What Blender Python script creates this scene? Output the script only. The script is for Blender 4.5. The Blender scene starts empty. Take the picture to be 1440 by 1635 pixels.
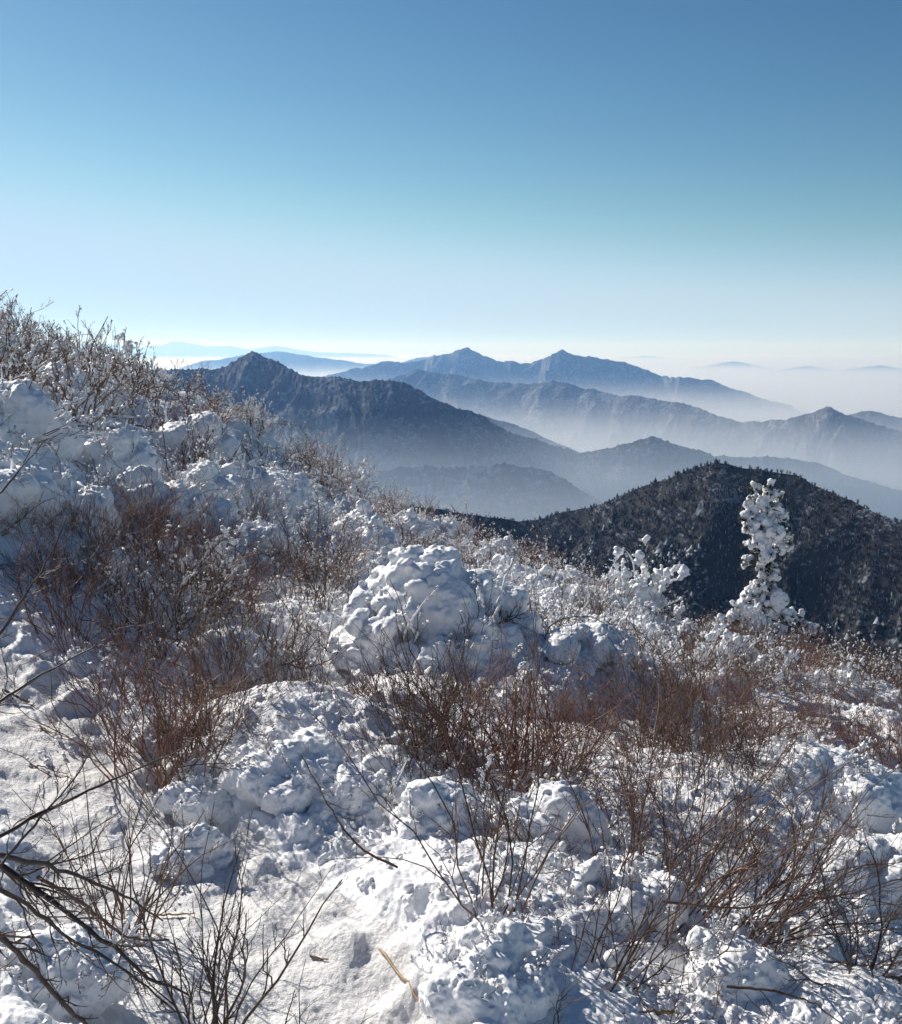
import bpy, math, random
import numpy as np
from mathutils import Vector

# ------------------------------------------------------------------ camera, sky, sun, exposure
C = bpy.context.scene
COL = C.collection
EYE = 0.0                      # the eye is the origin of heights; the ground at the feet is 1.6 m lower
FPX = 1617.0                   # focal length in pixels of the 1440 px wide photograph
PITCH = math.radians(9.0)
cam = bpy.data.cameras.new('camera'); co = bpy.data.objects.new('camera', cam); COL.objects.link(co)
co.location = (0, 0, EYE); co.rotation_euler = (math.radians(90) - PITCH, 0, 0)
cam.sensor_fit = 'HORIZONTAL'; cam.sensor_width = 36; cam.lens = 36 * FPX / 1440
cam.clip_start = 0.05; cam.clip_end = 300000
C.camera = co

SUN_AZ = math.radians(-43)     # left of the view direction (+Y), clockwise positive
SUN_EL = math.radians(30)
w = bpy.data.worlds.new('World'); C.world = w; w.use_nodes = True
nt = w.node_tree; bg = nt.nodes['Background']
sky = nt.nodes.new('ShaderNodeTexSky'); sky.sky_type = 'NISHITA'; sky.sun_disc = False
sky.sun_elevation = SUN_EL; sky.sun_rotation = SUN_AZ
sky.altitude = 1400; sky.air_density = 1.0; sky.dust_density = 0.25; sky.ozone_density = 2.2
# deeper, more contrasty blue of the clear winter sky
sp_ = nt.nodes.new('ShaderNodeSeparateColor'); cb_ = nt.nodes.new('ShaderNodeCombineColor'); nt.links.new(sky.outputs[0], sp_.inputs[0])
for i_, (g_, k_) in enumerate(((1.90, 1.38), (1.60, 0.98), (1.34, 0.66))):
    pw = nt.nodes.new('ShaderNodeMath'); pw.operation = 'POWER'; pw.inputs[1].default_value = g_; nt.links.new(sp_.outputs[i_], pw.inputs[0])
    ml = nt.nodes.new('ShaderNodeMath'); ml.operation = 'MULTIPLY'; ml.inputs[1].default_value = k_*0.1**(g_-1); nt.links.new(pw.outputs[0], ml.inputs[0])
    sm_ = nt.nodes.new('ShaderNodeMath'); sm_.operation = 'SMOOTH_MIN'; sm_.inputs[1].default_value = (4.0, 5.4, 7.0)[i_]; sm_.inputs[2].default_value = 2.0
    nt.links.new(ml.outputs[0], sm_.inputs[0]); nt.links.new(sm_.outputs[0], cb_.inputs[i_])
    if i_ == 1: gch = sm_
    if i_ == 2:
        gm = nt.nodes.new('ShaderNodeMath'); gm.operation = 'MULTIPLY'; gm.inputs[1].default_value = 1.17; nt.links.new(gch.outputs[0], gm.inputs[0])
        mxb = nt.nodes.new('ShaderNodeMath'); mxb.operation = 'MAXIMUM'; nt.links.new(sm_.outputs[0], mxb.inputs[0]); nt.links.new(gm.outputs[0], mxb.inputs[1]); nt.links.new(mxb.outputs[0], cb_.inputs[2])
nt.links.new(cb_.outputs[0], bg.inputs[0]); bg.inputs[1].default_value = 0.1
sl = bpy.data.lights.new('sun', 'SUN'); sl.energy = 5.0; sl.angle = math.radians(0.5); sl.color = (1, 0.955, 0.89)
so = bpy.data.objects.new('sun', sl); COL.objects.link(so)
sd = Vector((math.sin(SUN_AZ) * math.cos(SUN_EL), math.cos(SUN_AZ) * math.cos(SUN_EL), math.sin(SUN_EL)))
so.rotation_euler = sd.to_track_quat('Z', 'Y').to_euler()
C.view_settings.view_transform = 'Standard'; C.view_settings.look = 'None'
C.view_settings.exposure = 0.32; C.view_settings.gamma = 1.0
C.cycles.use_denoising = True
C.cycles.volume_bounces = 3; C.cycles.max_bounces = 8; C.cycles.diffuse_bounces = 3
C.cycles.transparent_max_bounces = 8

# ------------------------------------------------------------------ numpy noise
F = np.float32
def _h(ix, iy, iz, s):
    h = (ix.astype(np.int64) * 374761393 + iy.astype(np.int64) * 668265263 + iz * 2147483647 * 0 + (iz.astype(np.int64) if hasattr(iz, 'astype') else iz) * 1274126177 + s * 974634777) & 0xFFFFFFFF
    h = ((h ^ (h >> 13)) * 1274126177) & 0xFFFFFFFF
    h = ((h ^ (h >> 15)) * 2246822519) & 0xFFFFFFFF
    return h ^ (h >> 16)
def _chunk(fn, arrs, n=250000):
    a0 = arrs[0].ravel()
    if a0.size <= n: return fn(*[a.ravel() for a in arrs]).reshape(arrs[0].shape)
    out = np.empty(a0.size, F); fl = [a.ravel() for a in arrs]
    for i in range(0, a0.size, n): out[i:i+n] = fn(*[a[i:i+n] for a in fl])
    return out.reshape(arrs[0].shape)
def n2(x, y, s=0):
    def f(x, y):
        xi = np.floor(x).astype(np.int64); yi = np.floor(y).astype(np.int64)
        fx = x - xi; fy = y - yi
        u = fx*fx*fx*(fx*(fx*6-15)+10); v = fy*fy*fy*(fy*(fy*6-15)+10)
        def g(dx, dy):
            a = _h(xi+dx, yi+dy, 0, s) * (2*math.pi/4294967296.0)
            return np.cos(a)*(fx-dx) + np.sin(a)*(fy-dy)
        a = g(0,0); b = g(1,0); c = g(0,1); d = g(1,1)
        a = a + (b-a)*u; c = c + (d-c)*u
        return (a + (c-a)*v) * 1.5
    return _chunk(f, [np.asarray(x, np.float64), np.asarray(y, np.float64)])
def n3(x, y, z, s=0):
    def f(x, y, z):
        xi = np.floor(x).astype(np.int64); yi = np.floor(y).astype(np.int64); zi = np.floor(z).astype(np.int64)
        fx = x-xi; fy = y-yi; fz = z-zi
        u = fx*fx*(3-2*fx); v = fy*fy*(3-2*fy); w_ = fz*fz*(3-2*fz)
        def g(dx, dy, dz):
            h = _h(xi+dx, yi+dy, zi+dz, s)
            return ((h & 1023)/511.5-1)*(fx-dx) + (((h>>10)&1023)/511.5-1)*(fy-dy) + (((h>>20)&1023)/511.5-1)*(fz-dz)
        l = lambda a, b, t: a+(b-a)*t
        return l(l(l(g(0,0,0),g(1,0,0),u), l(g(0,1,0),g(1,1,0),u), v), l(l(g(0,0,1),g(1,0,1),u), l(g(0,1,1),g(1,1,1),u), v), w_)*1.3
    return _chunk(f, [np.asarray(a, np.float64) for a in (x, y, z)])
def fbm(x, y, o=4, s=0, g=0.5, l=2.03):
    r = 0; a = 1.0
    for k in range(o):
        r = r + a*n2(x, y, s+k); x = x*l+17.3; y = y*l-9.1; a *= g
    return r
def ridged(x, y, o=4, s=0):
    r = 0; a = 1.0; t = 0
    for k in range(o):
        r = r + a*(1-np.abs(n2(x, y, s+k))*2); t += a; x = x*2.1+5.3; y = y*2.1+3.7; a *= 0.5
    return r/t
def w2(x, y, s=0):           # distance to the nearest feature point
    def f(x, y):
        xi = np.floor(x).astype(np.int64); yi = np.floor(y).astype(np.int64); m = np.full(x.shape, 9.0)
        for dx in (-1,0,1):
            for dy in (-1,0,1):
                h = _h(xi+dx, yi+dy, 0, s)
                m = np.minimum(m, (xi+dx+(h&4095)/4095.-x)**2 + (yi+dy+((h>>12)&4095)/4095.-y)**2)
        return np.sqrt(m)
    return _chunk(f, [np.asarray(x, np.float64), np.asarray(y, np.float64)])
def w3(x, y, z, s=0):
    def f(x, y, z):
        xi = np.floor(x).astype(np.int64); yi = np.floor(y).astype(np.int64); zi = np.floor(z).astype(np.int64); m = np.full(x.shape, 9.0)
        for dx in (-1,0,1):
            for dy in (-1,0,1):
                for dz in (-1,0,1):
                    h = _h(xi+dx, yi+dy, zi+dz, s)
                    m = np.minimum(m, (xi+dx+(h&1023)/1023.-x)**2 + (yi+dy+((h>>10)&1023)/1023.-y)**2 + (zi+dz+((h>>20)&1023)/1023.-z)**2)
        return np.sqrt(m)
    return _chunk(f, [np.asarray(a, np.float64) for a in (x, y, z)])
def drift(q, s, octs=5, g=0.56):  # lumps of every size: rounded tops in some stretches, sharp ones in others, calm in between
    r = 0.0; am = 1.0; x, y, z = q[..., 0], q[..., 1], q[..., 2]
    wv = n3(x*0.7, y*0.7, z*0.7, s+90)*0.5; x = x+wv; y = y-wv; z = z+wv*0.6
    for k in range(octs):
        n = n3(x, y, z, s+k); b = np.abs(n)*2.0-0.45; c = 0.55-np.abs(n)*2.4
        t = sstep(-0.25, 0.25, n3(x*0.31+7, y*0.31, z*0.31, s+40+k)); gate = 0.35+0.85*sstep(-0.3, 0.3, n3(x*0.4, y*0.4+5, z*0.4, s+60+k))
        r = r + am*gate*(0.5*n+b*(1-t)*0.7+c*t*0.7); x, y, z = x*2.13+3.1, y*2.13-1.7, z*2.13+0.9; am *= g
    return r
def crisp(q, s):           # knobs with sharp crests and pits between them
    wv = n3(q[..., 0]*0.6, q[..., 1]*0.6, q[..., 2]*0.6, s+3)
    v = n3(q[..., 0]+wv, q[..., 1]-wv, q[..., 2]+wv, s); v2 = n3(q[..., 0]*2.1, q[..., 1]*2.1, q[..., 2]*2.1-wv, s+1)
    return 0.62 - np.abs(v)*2.0 - np.abs(v2)*0.7
def sstep(a, b, x):
    t = np.clip((x-a)/(b-a), 0, 1); return t*t*(3-2*t)

# ------------------------------------------------------------------ mesh helpers
def mesh(name, V, quads=None, tris=None, mats=(), smooth=True):
    me = bpy.data.meshes.new(name); V = np.asarray(V, F)
    me.vertices.add(len(V)); me.vertices.foreach_set('co', V.ravel())
    q = np.zeros((0,4), np.int32) if quads is None else np.asarray(quads, np.int32)
    t = np.zeros((0,3), np.int32) if tris is None else np.asarray(tris, np.int32)
    me.loops.add(q.size + t.size)
    me.loops.foreach_set('vertex_index', np.concatenate([q.ravel(), t.ravel()]))
    me.polygons.add(len(q)+len(t))
    st = np.concatenate([np.arange(len(q))*4, q.size+np.arange(len(t))*3]).astype(np.int32)
    me.polygons.foreach_set('loop_start', st)
    if smooth: me.polygons.foreach_set('use_smooth', np.ones(len(q)+len(t), bool))
    me.update(calc_edges=True)
    for m in mats: me.materials.append(m)
    return me
def obj(name, me, parent=None):
    o = bpy.data.objects.new(name, me); COL.objects.link(o)
    if parent: o.parent = parent
    return o
def tag(o, label, cat, group=None):
    o['label'] = label; o['category'] = cat
    if group: o['group'] = group
    return o
def thing(name, label, cat, loc, rz=0, group=None, s=1.0):
    o = bpy.data.objects.new(name, None); COL.objects.link(o)
    o.empty_display_size = 0.1
    o.location = loc; o.rotation_euler = (0, 0, rz); o.scale = (s, s, s)
    return tag(o, label, cat, group)
def dup(root, loc, rot, s, label, group=None):
    r = root.copy(); COL.objects.link(r); r.location = loc; r.rotation_euler = rot; r.scale = s
    r['label'] = label
    if group: r['group'] = group
    elif 'group' in r: del r['group']
    for ch in list(root.children):
        c = ch.copy(); COL.objects.link(c); c.parent = r
    return r
def gridq(nr, nc, wrap=False):
    i = np.arange(nr-1)[:,None]; j = np.arange(nc if wrap else nc-1)[None,:]; k = (j+1) % nc
    return np.stack([i*nc+j+0*k, i*nc+k, (i+1)*nc+k, (i+1)*nc+j+0*k], -1).reshape(-1,4)

# ------------------------------------------------------------------ materials
def mat(name):
    m = bpy.data.materials.new(name); m.use_nodes = True; t = m.node_tree
    return m, t, t.nodes['Principled BSDF']
def node(t, ty, **kw):
    n = t.nodes.new(ty)
    for k, v in kw.items():
        if k.startswith('i_'): n.inputs[k[2:].replace('_', ' ')].default_value = v
        else: setattr(n, k, v)
    return n
def ramp(t, src, stops):
    r = t.nodes.new('ShaderNodeValToRGB'); t.links.new(src, r.inputs[0]); e = r.color_ramp.elements
    while len(e) < len(stops): e.new(0.5)
    for k, (p, c) in enumerate(stops):
        e[k].position = p; e[k].color = (c[0], c[1], c[2], 1) if hasattr(c, '__len__') else (c, c, c, 1)
    return r.outputs[0]
def snow_mat(name, grain, dirt=0.0, strength=0.35, tint=(0.905,0.91,0.93)):
    m, t, b = mat(name); L = t.links
    g = node(t, 'ShaderNodeNewGeometry')
    a = node(t, 'ShaderNodeTexNoise', i_Scale=grain, i_Detail=3.0, i_Roughness=0.6); L.new(g.outputs['Position'], a.inputs['Vector'])
    v = node(t, 'ShaderNodeTexNoise', i_Scale=grain*4.3, i_Detail=2.0, i_Roughness=0.7); L.new(g.outputs['Position'], v.inputs['Vector'])
    ad = node(t, 'ShaderNodeMath', operation='MULTIPLY_ADD'); ad.inputs[1].default_value = 0.4
    L.new(v.outputs['Fac'], ad.inputs[0]); L.new(a.outputs['Fac'], ad.inputs[2])
    bu = node(t, 'ShaderNodeBump', i_Strength=strength, i_Distance=0.012); L.new(ad.outputs[0], bu.inputs['Height']); L.new(bu.outputs[0], b.inputs['Normal'])
    lo = node(t, 'ShaderNodeTexNoise', i_Scale=1.7, i_Detail=4.0); L.new(g.outputs['Position'], lo.inputs['Vector'])
    c = ramp(t, lo.outputs['Fac'], [(0.3, tint), (0.75, tuple(x*(0.97-dirt) for x in tint))])
    L.new(c, b.inputs['Base Color']); b.inputs['Roughness'].default_value = 0.55
    b.inputs['Specular IOR Level'].default_value = 0.25
    return m
M_SNOW = snow_mat('snow', 55.0)
M_PATH = snow_mat('packed_snow', 75.0, dirt=0.05, strength=0.8, tint=(0.88,0.87,0.87))
M_LOAD = snow_mat('clinging_snow', 70.0, strength=0.25)
def twig_mat(name, c0, c1, c2, frost=0.0):
    m, t, b = mat(name); L = t.links
    g = node(t, 'ShaderNodeNewGeometry'); oi = node(t, 'ShaderNodeObjectInfo')
    a = node(t, 'ShaderNodeMath', operation='ADD'); L.new(g.outputs['Random Per Island'], a.inputs[0]); L.new(oi.outputs['Random'], a.inputs[1])
    h = node(t, 'ShaderNodeMath', operation='MULTIPLY'); h.inputs[1].default_value = 0.5; L.new(a.outputs[0], h.inputs[0])
    c = ramp(t, h.outputs[0], [(0.1, c0), (0.5, c1), (0.92, c2)])
    n = node(t, 'ShaderNodeTexNoise', i_Scale=90.0, i_Detail=2.0); L.new(g.outputs['Position'], n.inputs['Vector'])
    mx = node(t, 'ShaderNodeMix', data_type='RGBA', blend_type='MULTIPLY'); mx.inputs[0].default_value = 0.7
    L.new(c, mx.inputs[6]); L.new(ramp(t, n.outputs['Fac'], [(0.3, 0.55), (0.7, 1.35)]), mx.inputs[7])
    out = mx.outputs[2]
    if frost:
        sp = node(t, 'ShaderNodeSeparateXYZ'); L.new(g.outputs['Normal'], sp.inputs[0])
        n5 = node(t, 'ShaderNodeTexNoise', i_Scale=14.0, i_Detail=2.0); L.new(g.outputs['Position'], n5.inputs['Vector'])
        s = node(t, 'ShaderNodeMath', operation='ADD'); L.new(sp.outputs['Z'], s.inputs[0]); L.new(n5.outputs['Fac'], s.inputs[1])
        f = ramp(t, s.outputs[0], [(1.15-frost, 0.0), (1.3-frost, 1.0)])
        m2 = node(t, 'ShaderNodeMix', data_type='RGBA'); L.new(f, m2.inputs[0]); L.new(out, m2.inputs[6]); m2.inputs[7].default_value = (0.8,0.83,0.88,1); out = m2.outputs[2]
    L.new(out, b.inputs['Base Color']); b.inputs['Roughness'].default_value = 0.55; b.inputs['Specular IOR Level'].default_value = 0.4
    return m
M_TWIG = twig_mat('brown_bark', (0.055,0.030,0.022), (0.120,0.064,0.043), (0.20,0.115,0.08))
M_RED = twig_mat('reddish_bark', (0.09,0.034,0.020), (0.18,0.072,0.042), (0.27,0.13,0.078))
M_DARK = twig_mat('dark_bark', (0.03,0.02,0.017), (0.06,0.038,0.03), (0.11,0.07,0.05))
M_FROST = twig_mat('frosted_bark', (0.04,0.025,0.02), (0.08,0.05,0.036), (0.13,0.085,0.06), frost=0.35)
M_TAN = twig_mat('dead_tan_wood', (0.22,0.13,0.07), (0.30,0.19,0.10), (0.38,0.25,0.14))
def leaf_mat(name, c0, c1, rough=0.6):
    m, t, b = mat(name); g = node(t, 'ShaderNodeNewGeometry')
    t.links.new(ramp(t, g.outputs['Random Per Island'], [(0.0, c0), (1.0, c1)]), b.inputs['Base Color']); b.inputs['Roughness'].default_value = rough
    return m
M_NEEDLE = leaf_mat('fir_needles', (0.018,0.030,0.018), (0.055,0.06,0.028))

# ------------------------------------------------------------------ rays from the photograph's pixels to the place
def ray(px, py):
    x = (px-720)/FPX; u = -(py-817.5)/FPX
    return np.array([x, math.cos(PITCH)+u*math.sin(PITCH), -math.sin(PITCH)+u*math.cos(PITCH)])
def at_dist(px, py, D):          # point at horizontal distance D
    r = ray(px, py); return r * (D/math.hypot(r[0], r[1]))
def to_px(x, y, z):
    d = y*math.cos(PITCH)-z*math.sin(PITCH); u = y*math.sin(PITCH)+z*math.cos(PITCH)
    return 720+FPX*x/d, 817.5-FPX*u/d

# ------------------------------------------------------------------ near slope: heights
PATH = np.array([(1.1,-8),(0.5,-3),(0.05,0),(-0.28,1.6),(-0.45,2.3),(-0.85,3.0),(-1.45,3.7),(-2.1,4.4),(-3.0,5.0),(-4.6,5.6),(-8,6.2),(-20,6.0)])
def path_dist(x, y):
    m = np.full(np.shape(x), 1e9)
    for a, b in zip(PATH[:-1], PATH[1:]):
        d = b-a; t = np.clip(((x-a[0])*d[0]+(y-a[1])*d[1])/(d@d), 0, 1)
        m = np.minimum(m, np.hypot(x-a[0]-t*d[0], y-a[1]-t*d[1]))
    return m
def base_h(x, y):
    x = np.asarray(x, np.float64); y = np.asarray(y, np.float64)
    lat = np.where(x < 0, -0.30*x*sstep(0, 4.5, -x) - 0.02*x, -0.27*x*sstep(-1, 3.0, x))
    lat = np.where(x < -14, 4.48 + (-14-x)*0.16, lat); lat = np.where(x < -80, 4.48+66*0.16, lat)
    lat = np.where(x > 8, -2.16-(x-8)*0.5, lat)
    s = 0.518*x + 0.856*y - 14.6
    drop = np.where(s < -2.5, 0, np.where(s < 3.5, 0.6*(s+2.5)**2/12.0, 0.6*(s-0.5)))
    back = np.where(y < -4, -0.45*(-4-y), 0)
    yy = np.clip(y, -4, 26)
    h = -1.62 - 0.066*yy + lat - drop + back
    h = h - 0.47*sstep(4.5, 13, y)*sstep(-2.6, 0.8, x) + 0.42*np.exp(-((x+3.6)/2.2)**2)*sstep(12, 19, y)*(1-sstep(30, 60, y))
    return np.maximum(h, -1150)
def path_mask(x, y):
    wob = 0.12*n2(x*2.3, y*2.3, 5) + 0.09*n2(x*7, y*7, 6)
    return 1 - sstep(0.20, 0.68, path_dist(x, y) + wob)
def ground_h(x, y, fine=True):
    x = np.asarray(x, np.float64); y = np.asarray(y, np.float64)
    h = base_h(x, y); r = np.hypot(x, y); pm = path_mask(x, y); off = 1-pm
    near = 1 - sstep(30, 90, r)
    h = h + off*near*(0.16*fbm(x/1.9, y/1.9, 2, 11) + 0.07)
    wx = x + 0.12*n2(x*2.1, y*2.1, 21); wy = y + 0.12*n2(x*2.1, y*2.1, 22)
    gate = np.clip(0.55 + 0.9*n2(x*0.9, y*0.9, 23), 0.15, 1.0)
    def dome(sc, s): return np.sqrt(np.clip(1 - (w2(wx/sc, wy/sc, s)*1.15)**2, 0, 1))
    h = h + off*near*(0.17*gate*dome(0.62, 31) + 0.045*gate*dome(0.31, 32))
    if fine:
        f2 = 1 - sstep(12, 26, r)
        h = h + off*f2*(0.012*gate*dome(0.115, 33))
        h = h + pm*(0.025*n2(x*3.1, y*3.1, 41) + 0.012*n2(x*11, y*11, 42) - 0.011*(1-sstep(0.12, 0.50, w2(x/0.26+0.3*n2(x*4, y*4, 44), y/0.34, 43))))
    h = h + (1-near)*6*fbm(x/60, y/60, 3, 12)*sstep(60, 200, r)
    return h
def hit(px, py):                 # where the ray through a pixel of the photo meets the slope
    r = ray(px, py); r = r/np.linalg.norm(r); t = 0.8
    while t < 60:
        p = r*t
        if p[2] < float(base_h(p[0], p[1]))+0.12: break
        t += 0.03
    return p[0], p[1]

# ------------------------------------------------------------------ near slope: one sheet
def build_ground():
    d = math.radians
    ang = np.concatenate([np.linspace(d(-44), d(44), 1300), np.linspace(d(44), d(316), 150)[1:-1]])
    rad = np.concatenate([np.linspace(0.15, 1.5, 14)[:-1], np.geomspace(1.5, 32, 1180), np.geomspace(32, 2400, 70)[1:]])
    R, A = np.meshgrid(rad, ang, indexing='ij')
    X = R*np.sin(A); Y = R*np.cos(A); Z = ground_h(X, Y)
    P = np.stack([X, Y, Z], -1); nr, nc = R.shape
    pm = path_mask(X, Y)
    def normals(P):
        du = np.gradient(P, axis=0); dv = np.roll(P, -1, 1) - np.roll(P, 1, 1)
        n = np.cross(dv, du); n /= np.linalg.norm(n, axis=-1, keepdims=True)+1e-12
        return n*np.sign(n[..., 2:3]+1e-9)
    f = (1 - sstep(10, 24, R)); rg = 0.35+0.9*sstep(-0.35, 0.35, n2(X/0.55, Y/0.55, 77)+0.5*n2(X/1.6, Y/1.6, 78))
    n = normals(P); P = P + n*(drift(P*2.6, 5, 2)*0.075*f*(1-pm))[..., None]
    n = normals(P); P = P + n*(drift(P*9.5, 11, 4)*0.037*f*((1-pm)*rg+pm*0.07))[..., None]
    n = normals(P); P = P + n*(n3(P[...,0]*62, P[...,1]*62, P[...,2]*62, 7)*0.0045*f)[..., None]
    q = gridq(nr, nc, True)[:, ::-1]
    pf = pm.ravel()[q].mean(1) > 0.5
    Pf = P.reshape(-1, 3)
    def sub(name, sel, m):
        qq = q[sel]; u, inv = np.unique(qq, return_inverse=True)
        o = obj(name, mesh(name, Pf[u], inv.reshape(-1, 4), mats=[m])); o['kind'] = 'structure'; return o
    sub('snowy_slope', ~pf, M_SNOW); sub('snow_path', pf, M_PATH)
build_ground()
# ------------------------------------------------------------------ mountains
def mountain_mat(name, snow=0.35, sc=1.0, dark=(0.016,0.020,0.022), brown=(0.050,0.046,0.044), white=(0.17,0.19,0.22)):
    m, t, b = mat(name); L = t.links; g = node(t, 'ShaderNodeNewGeometry')
    def nz(s, det, r=0.6):
        n = node(t, 'ShaderNodeTexNoise', i_Scale=s/sc, i_Detail=det, i_Roughness=r); L.new(g.outputs['Position'], n.inputs['Vector']); return n.outputs['Fac']
    big = ramp(t, nz(0.0035, 5.0), [(0.42, dark), (0.60, brown)])
    fine = nz(0.07, 4.0, 0.75); mid = nz(0.011, 4.0)
    s = node(t, 'ShaderNodeMath', operation='MULTIPLY_ADD'); s.inputs[1].default_value = 0.7; L.new(mid, s.inputs[0]); L.new(fine, s.inputs[2])
    f = ramp(t, s.outputs[0], [(1.08-snow*0.5, 0.0), (1.38-snow*0.5, 1.0)])
    mx = node(t, 'ShaderNodeMix', data_type='RGBA'); L.new(f, mx.inputs[0]); L.new(big, mx.inputs[6]); mx.inputs[7].default_value = (*white, 1)
    L.new(mx.outputs[2], b.inputs['Base Color']); b.inputs['Roughness'].default_value = 0.95; b.inputs['Specular IOR Level'].default_value = 0.1
    bu = node(t, 'ShaderNodeBump', i_Strength=0.7, i_Distance=5.0*sc); L.new(fine, bu.inputs['Height']); L.new(bu.outputs[0], b.inputs['Normal'])
    return m
M_HILL = mountain_mat('wooded_hill', 0.34, 0.30, brown=(0.034,0.031,0.031))
M_MTN = mountain_mat('wooded_mountain', 0.44, 1.0)
M_RANGE = mountain_mat('snowy_range', 0.50, 1.3, white=(0.19,0.21,0.24))
M_FAR = mountain_mat('far_mountain', 0.40, 2.5)
def ridge(name, pts, D, slope=0.5, spur=260.0, depth=0.35, reach=1900, nu=700, nv=190, seed=1, m=M_MTN, rough=1.0, ends=(0.35, 0.35), tree=0.0):
    pts = np.array(pts, float)
    if np.isscalar(D): D = [D]*len(pts)
    K = np.array([at_dist(p[0], p[1], d) for p, d in zip(pts, D)])
    e0 = K[1]-K[0]; e1 = K[-1]-K[-2]
    for e in (e0, e1): e /= np.hypot(e[0], e[1])
    L0 = 0.35*np.hypot(*(K[-1]-K[0])[:2])
    a = K[0]-e0*L0; a[2] = K[0][2]-L0*ends[0]; b = K[-1]+e1*L0; b[2] = K[-1][2]-L0*ends[1]
    K = np.vstack([a, K, b])
    s = np.concatenate([[0], np.cumsum(np.hypot(*np.diff(K[:, :2], axis=0).T))])
    u = np.linspace(0, s[-1], nu); cx, cy, cz = (np.interp(u, s, K[:, i]) for i in range(3))
    du = u[1]-u[0]; k = np.hanning(7); k /= k.sum()
    sm = lambda q: np.convolve(np.pad(q, 3, mode='edge'), k, 'valid')
    cx, cy = sm(sm(cx)), sm(sm(cy)); cz = 0.75*cz+0.25*sm(cz)
    cz = cz + rough*(spur*0.017*fbm(u/(spur*0.35), u*0+seed, 4, seed, 0.55))
    dx, dy = (K[-1]-K[0])[:2]; l = math.hypot(dx, dy); n = np.array([dy, -dx])/l
    mid = K.mean(0)[:2]
    if n @ (-mid) < 0: n = -n
    tt = np.linspace(-1, 1, nv); v = np.sign(tt)*(np.abs(tt)**1.7)*reach
    U, V = np.meshgrid(u, v, indexing='ij'); av = np.abs(V)
    sv = np.sign(V)*31.7
    warp = spur*0.55*fbm(U/(spur*1.6)+sv, V/(spur*1.6), 3, seed+50)
    Uc = np.clip(U+warp*sstep(0, spur, av), 0, s[-1])
    Zc = np.interp(Uc, u, cz)
    X = np.interp(U, u, cx) + n[0]*V; Y = np.interp(U, u, cy) + n[1]*V
    rn = ridged((U+warp)/spur + sv, V/(spur*1.9)+seed, 5, seed+9)     # 1 on spurs, low in gullies
    cut = np.clip(1-rn, 0, 1.3)
    A = np.minimum(av*min(depth*2.6, 1.05), spur*depth*1.7+av*0.16)
    rn2 = ridged((U-warp)/(spur*0.33)+sv, V/(spur*0.55)+seed, 4, seed+29); cut = cut + 0.12*np.clip(1-rn2, 0, 1.2)
    Z = Zc - slope*av*(1-0.18*np.clip(av/reach, 0, 1)) - A*cut
    if tree: Z = Z + tree*np.clip(n2(X/(tree*1.3), Y/(tree*1.3), 3), 0, 1) 
    o = obj(name, mesh(name, np.stack([X, Y, Z], -1).reshape(-1, 3), gridq(nu, nv), mats=[m])); o['kind'] = 'structure'
    return X, Y, Z, u, v
R1 = ridge('wooded_hill', [(640,806),(700,812),(760,824),(830,832),(870,826),(900,817),(935,812),(965,803),(990,792),(1012,781),(1040,771),(1062,767),(1085,757),(1105,748),(1125,743),(1143,739),(1165,742),(1190,747),(1215,750),(1240,754),(1262,757),(1275,760),(1290,768),(1310,778),(1340,792),(1370,806),(1400,818),(1440,836),(1480,860)],
      [760,760,765,770,765,755,745,735,730,722,715,708,702,698,694,690,686,684,682,680,676,672,668,660,650,640,630,620,610], slope=0.60, spur=120, depth=0.20, reach=620, nu=620, nv=240, seed=4, m=M_HILL, rough=0.6)
ridge('pyramid_peak_ridge', [(120,600),(200,598),(250,592),(300,589),(340,590),(362,584),(380,575),(394,567),(404,563),(418,567),(440,577),(462,588),(482,597),(520,604),(560,606),(600,606),(625,609),(655,618),(690,634),(720,646),(745,656),(775,668),(798,682),(812,690),(845,699),(885,712),(925,722),(960,740)],
      [3300,3250,3250,3200,3200,3180,3150,3130,3120,3100,3050,3000,2950,2900,2850,2800,2780,2760,2750,2750,2750,2760,2780,2800,2850,2900,2950,3000], spur=330, depth=0.36, reach=1700, nu=1300, nv=300, seed=21, tree=7)
ridge('low_misty_ridge', [(430,790),(520,770),(580,755),(640,748),(680,744),(700,748),(730,746),(770,744),(810,741),(840,746),(862,749),(885,758),(905,768),(930,784),(960,802),(1000,830)], 2300, slope=0.45, spur=230, depth=0.3, reach=1500, nu=700, nv=180, seed=33, tree=6)
ridge('small_peak_ridge', [(860,735),(900,726),(940,722),(965,716),(985,711),(1010,707),(1028,702),(1043,697),(1058,702),(1078,709),(1100,715),(1120,720),(1135,728),(1160,745),(1200,770)], 2900, slope=0.45, spur=260, depth=0.33, reach=1600, nu=800, nv=200, seed=41, tree=6)
ridge('right_shoulder_ridge', [(1060,742),(1110,733),(1150,727),(1190,730),(1215,729),(1245,730),(1270,734),(1300,738),(1325,748),(1350,758),(1375,766),(1400,773),(1440,784),(1500,805)], 3300, slope=0.45, spur=260, depth=0.3, reach=1600, nu=700, nv=180, seed=47, tree=6)
ridge('faint_low_ridge', [(700,650),(760,660),(800,672),(840,684),(870,700),(905,714),(960,735)], 4300, slope=0.42, spur=300, depth=0.3, reach=1600, nu=400, nv=130, seed=52, tree=7)
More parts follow.
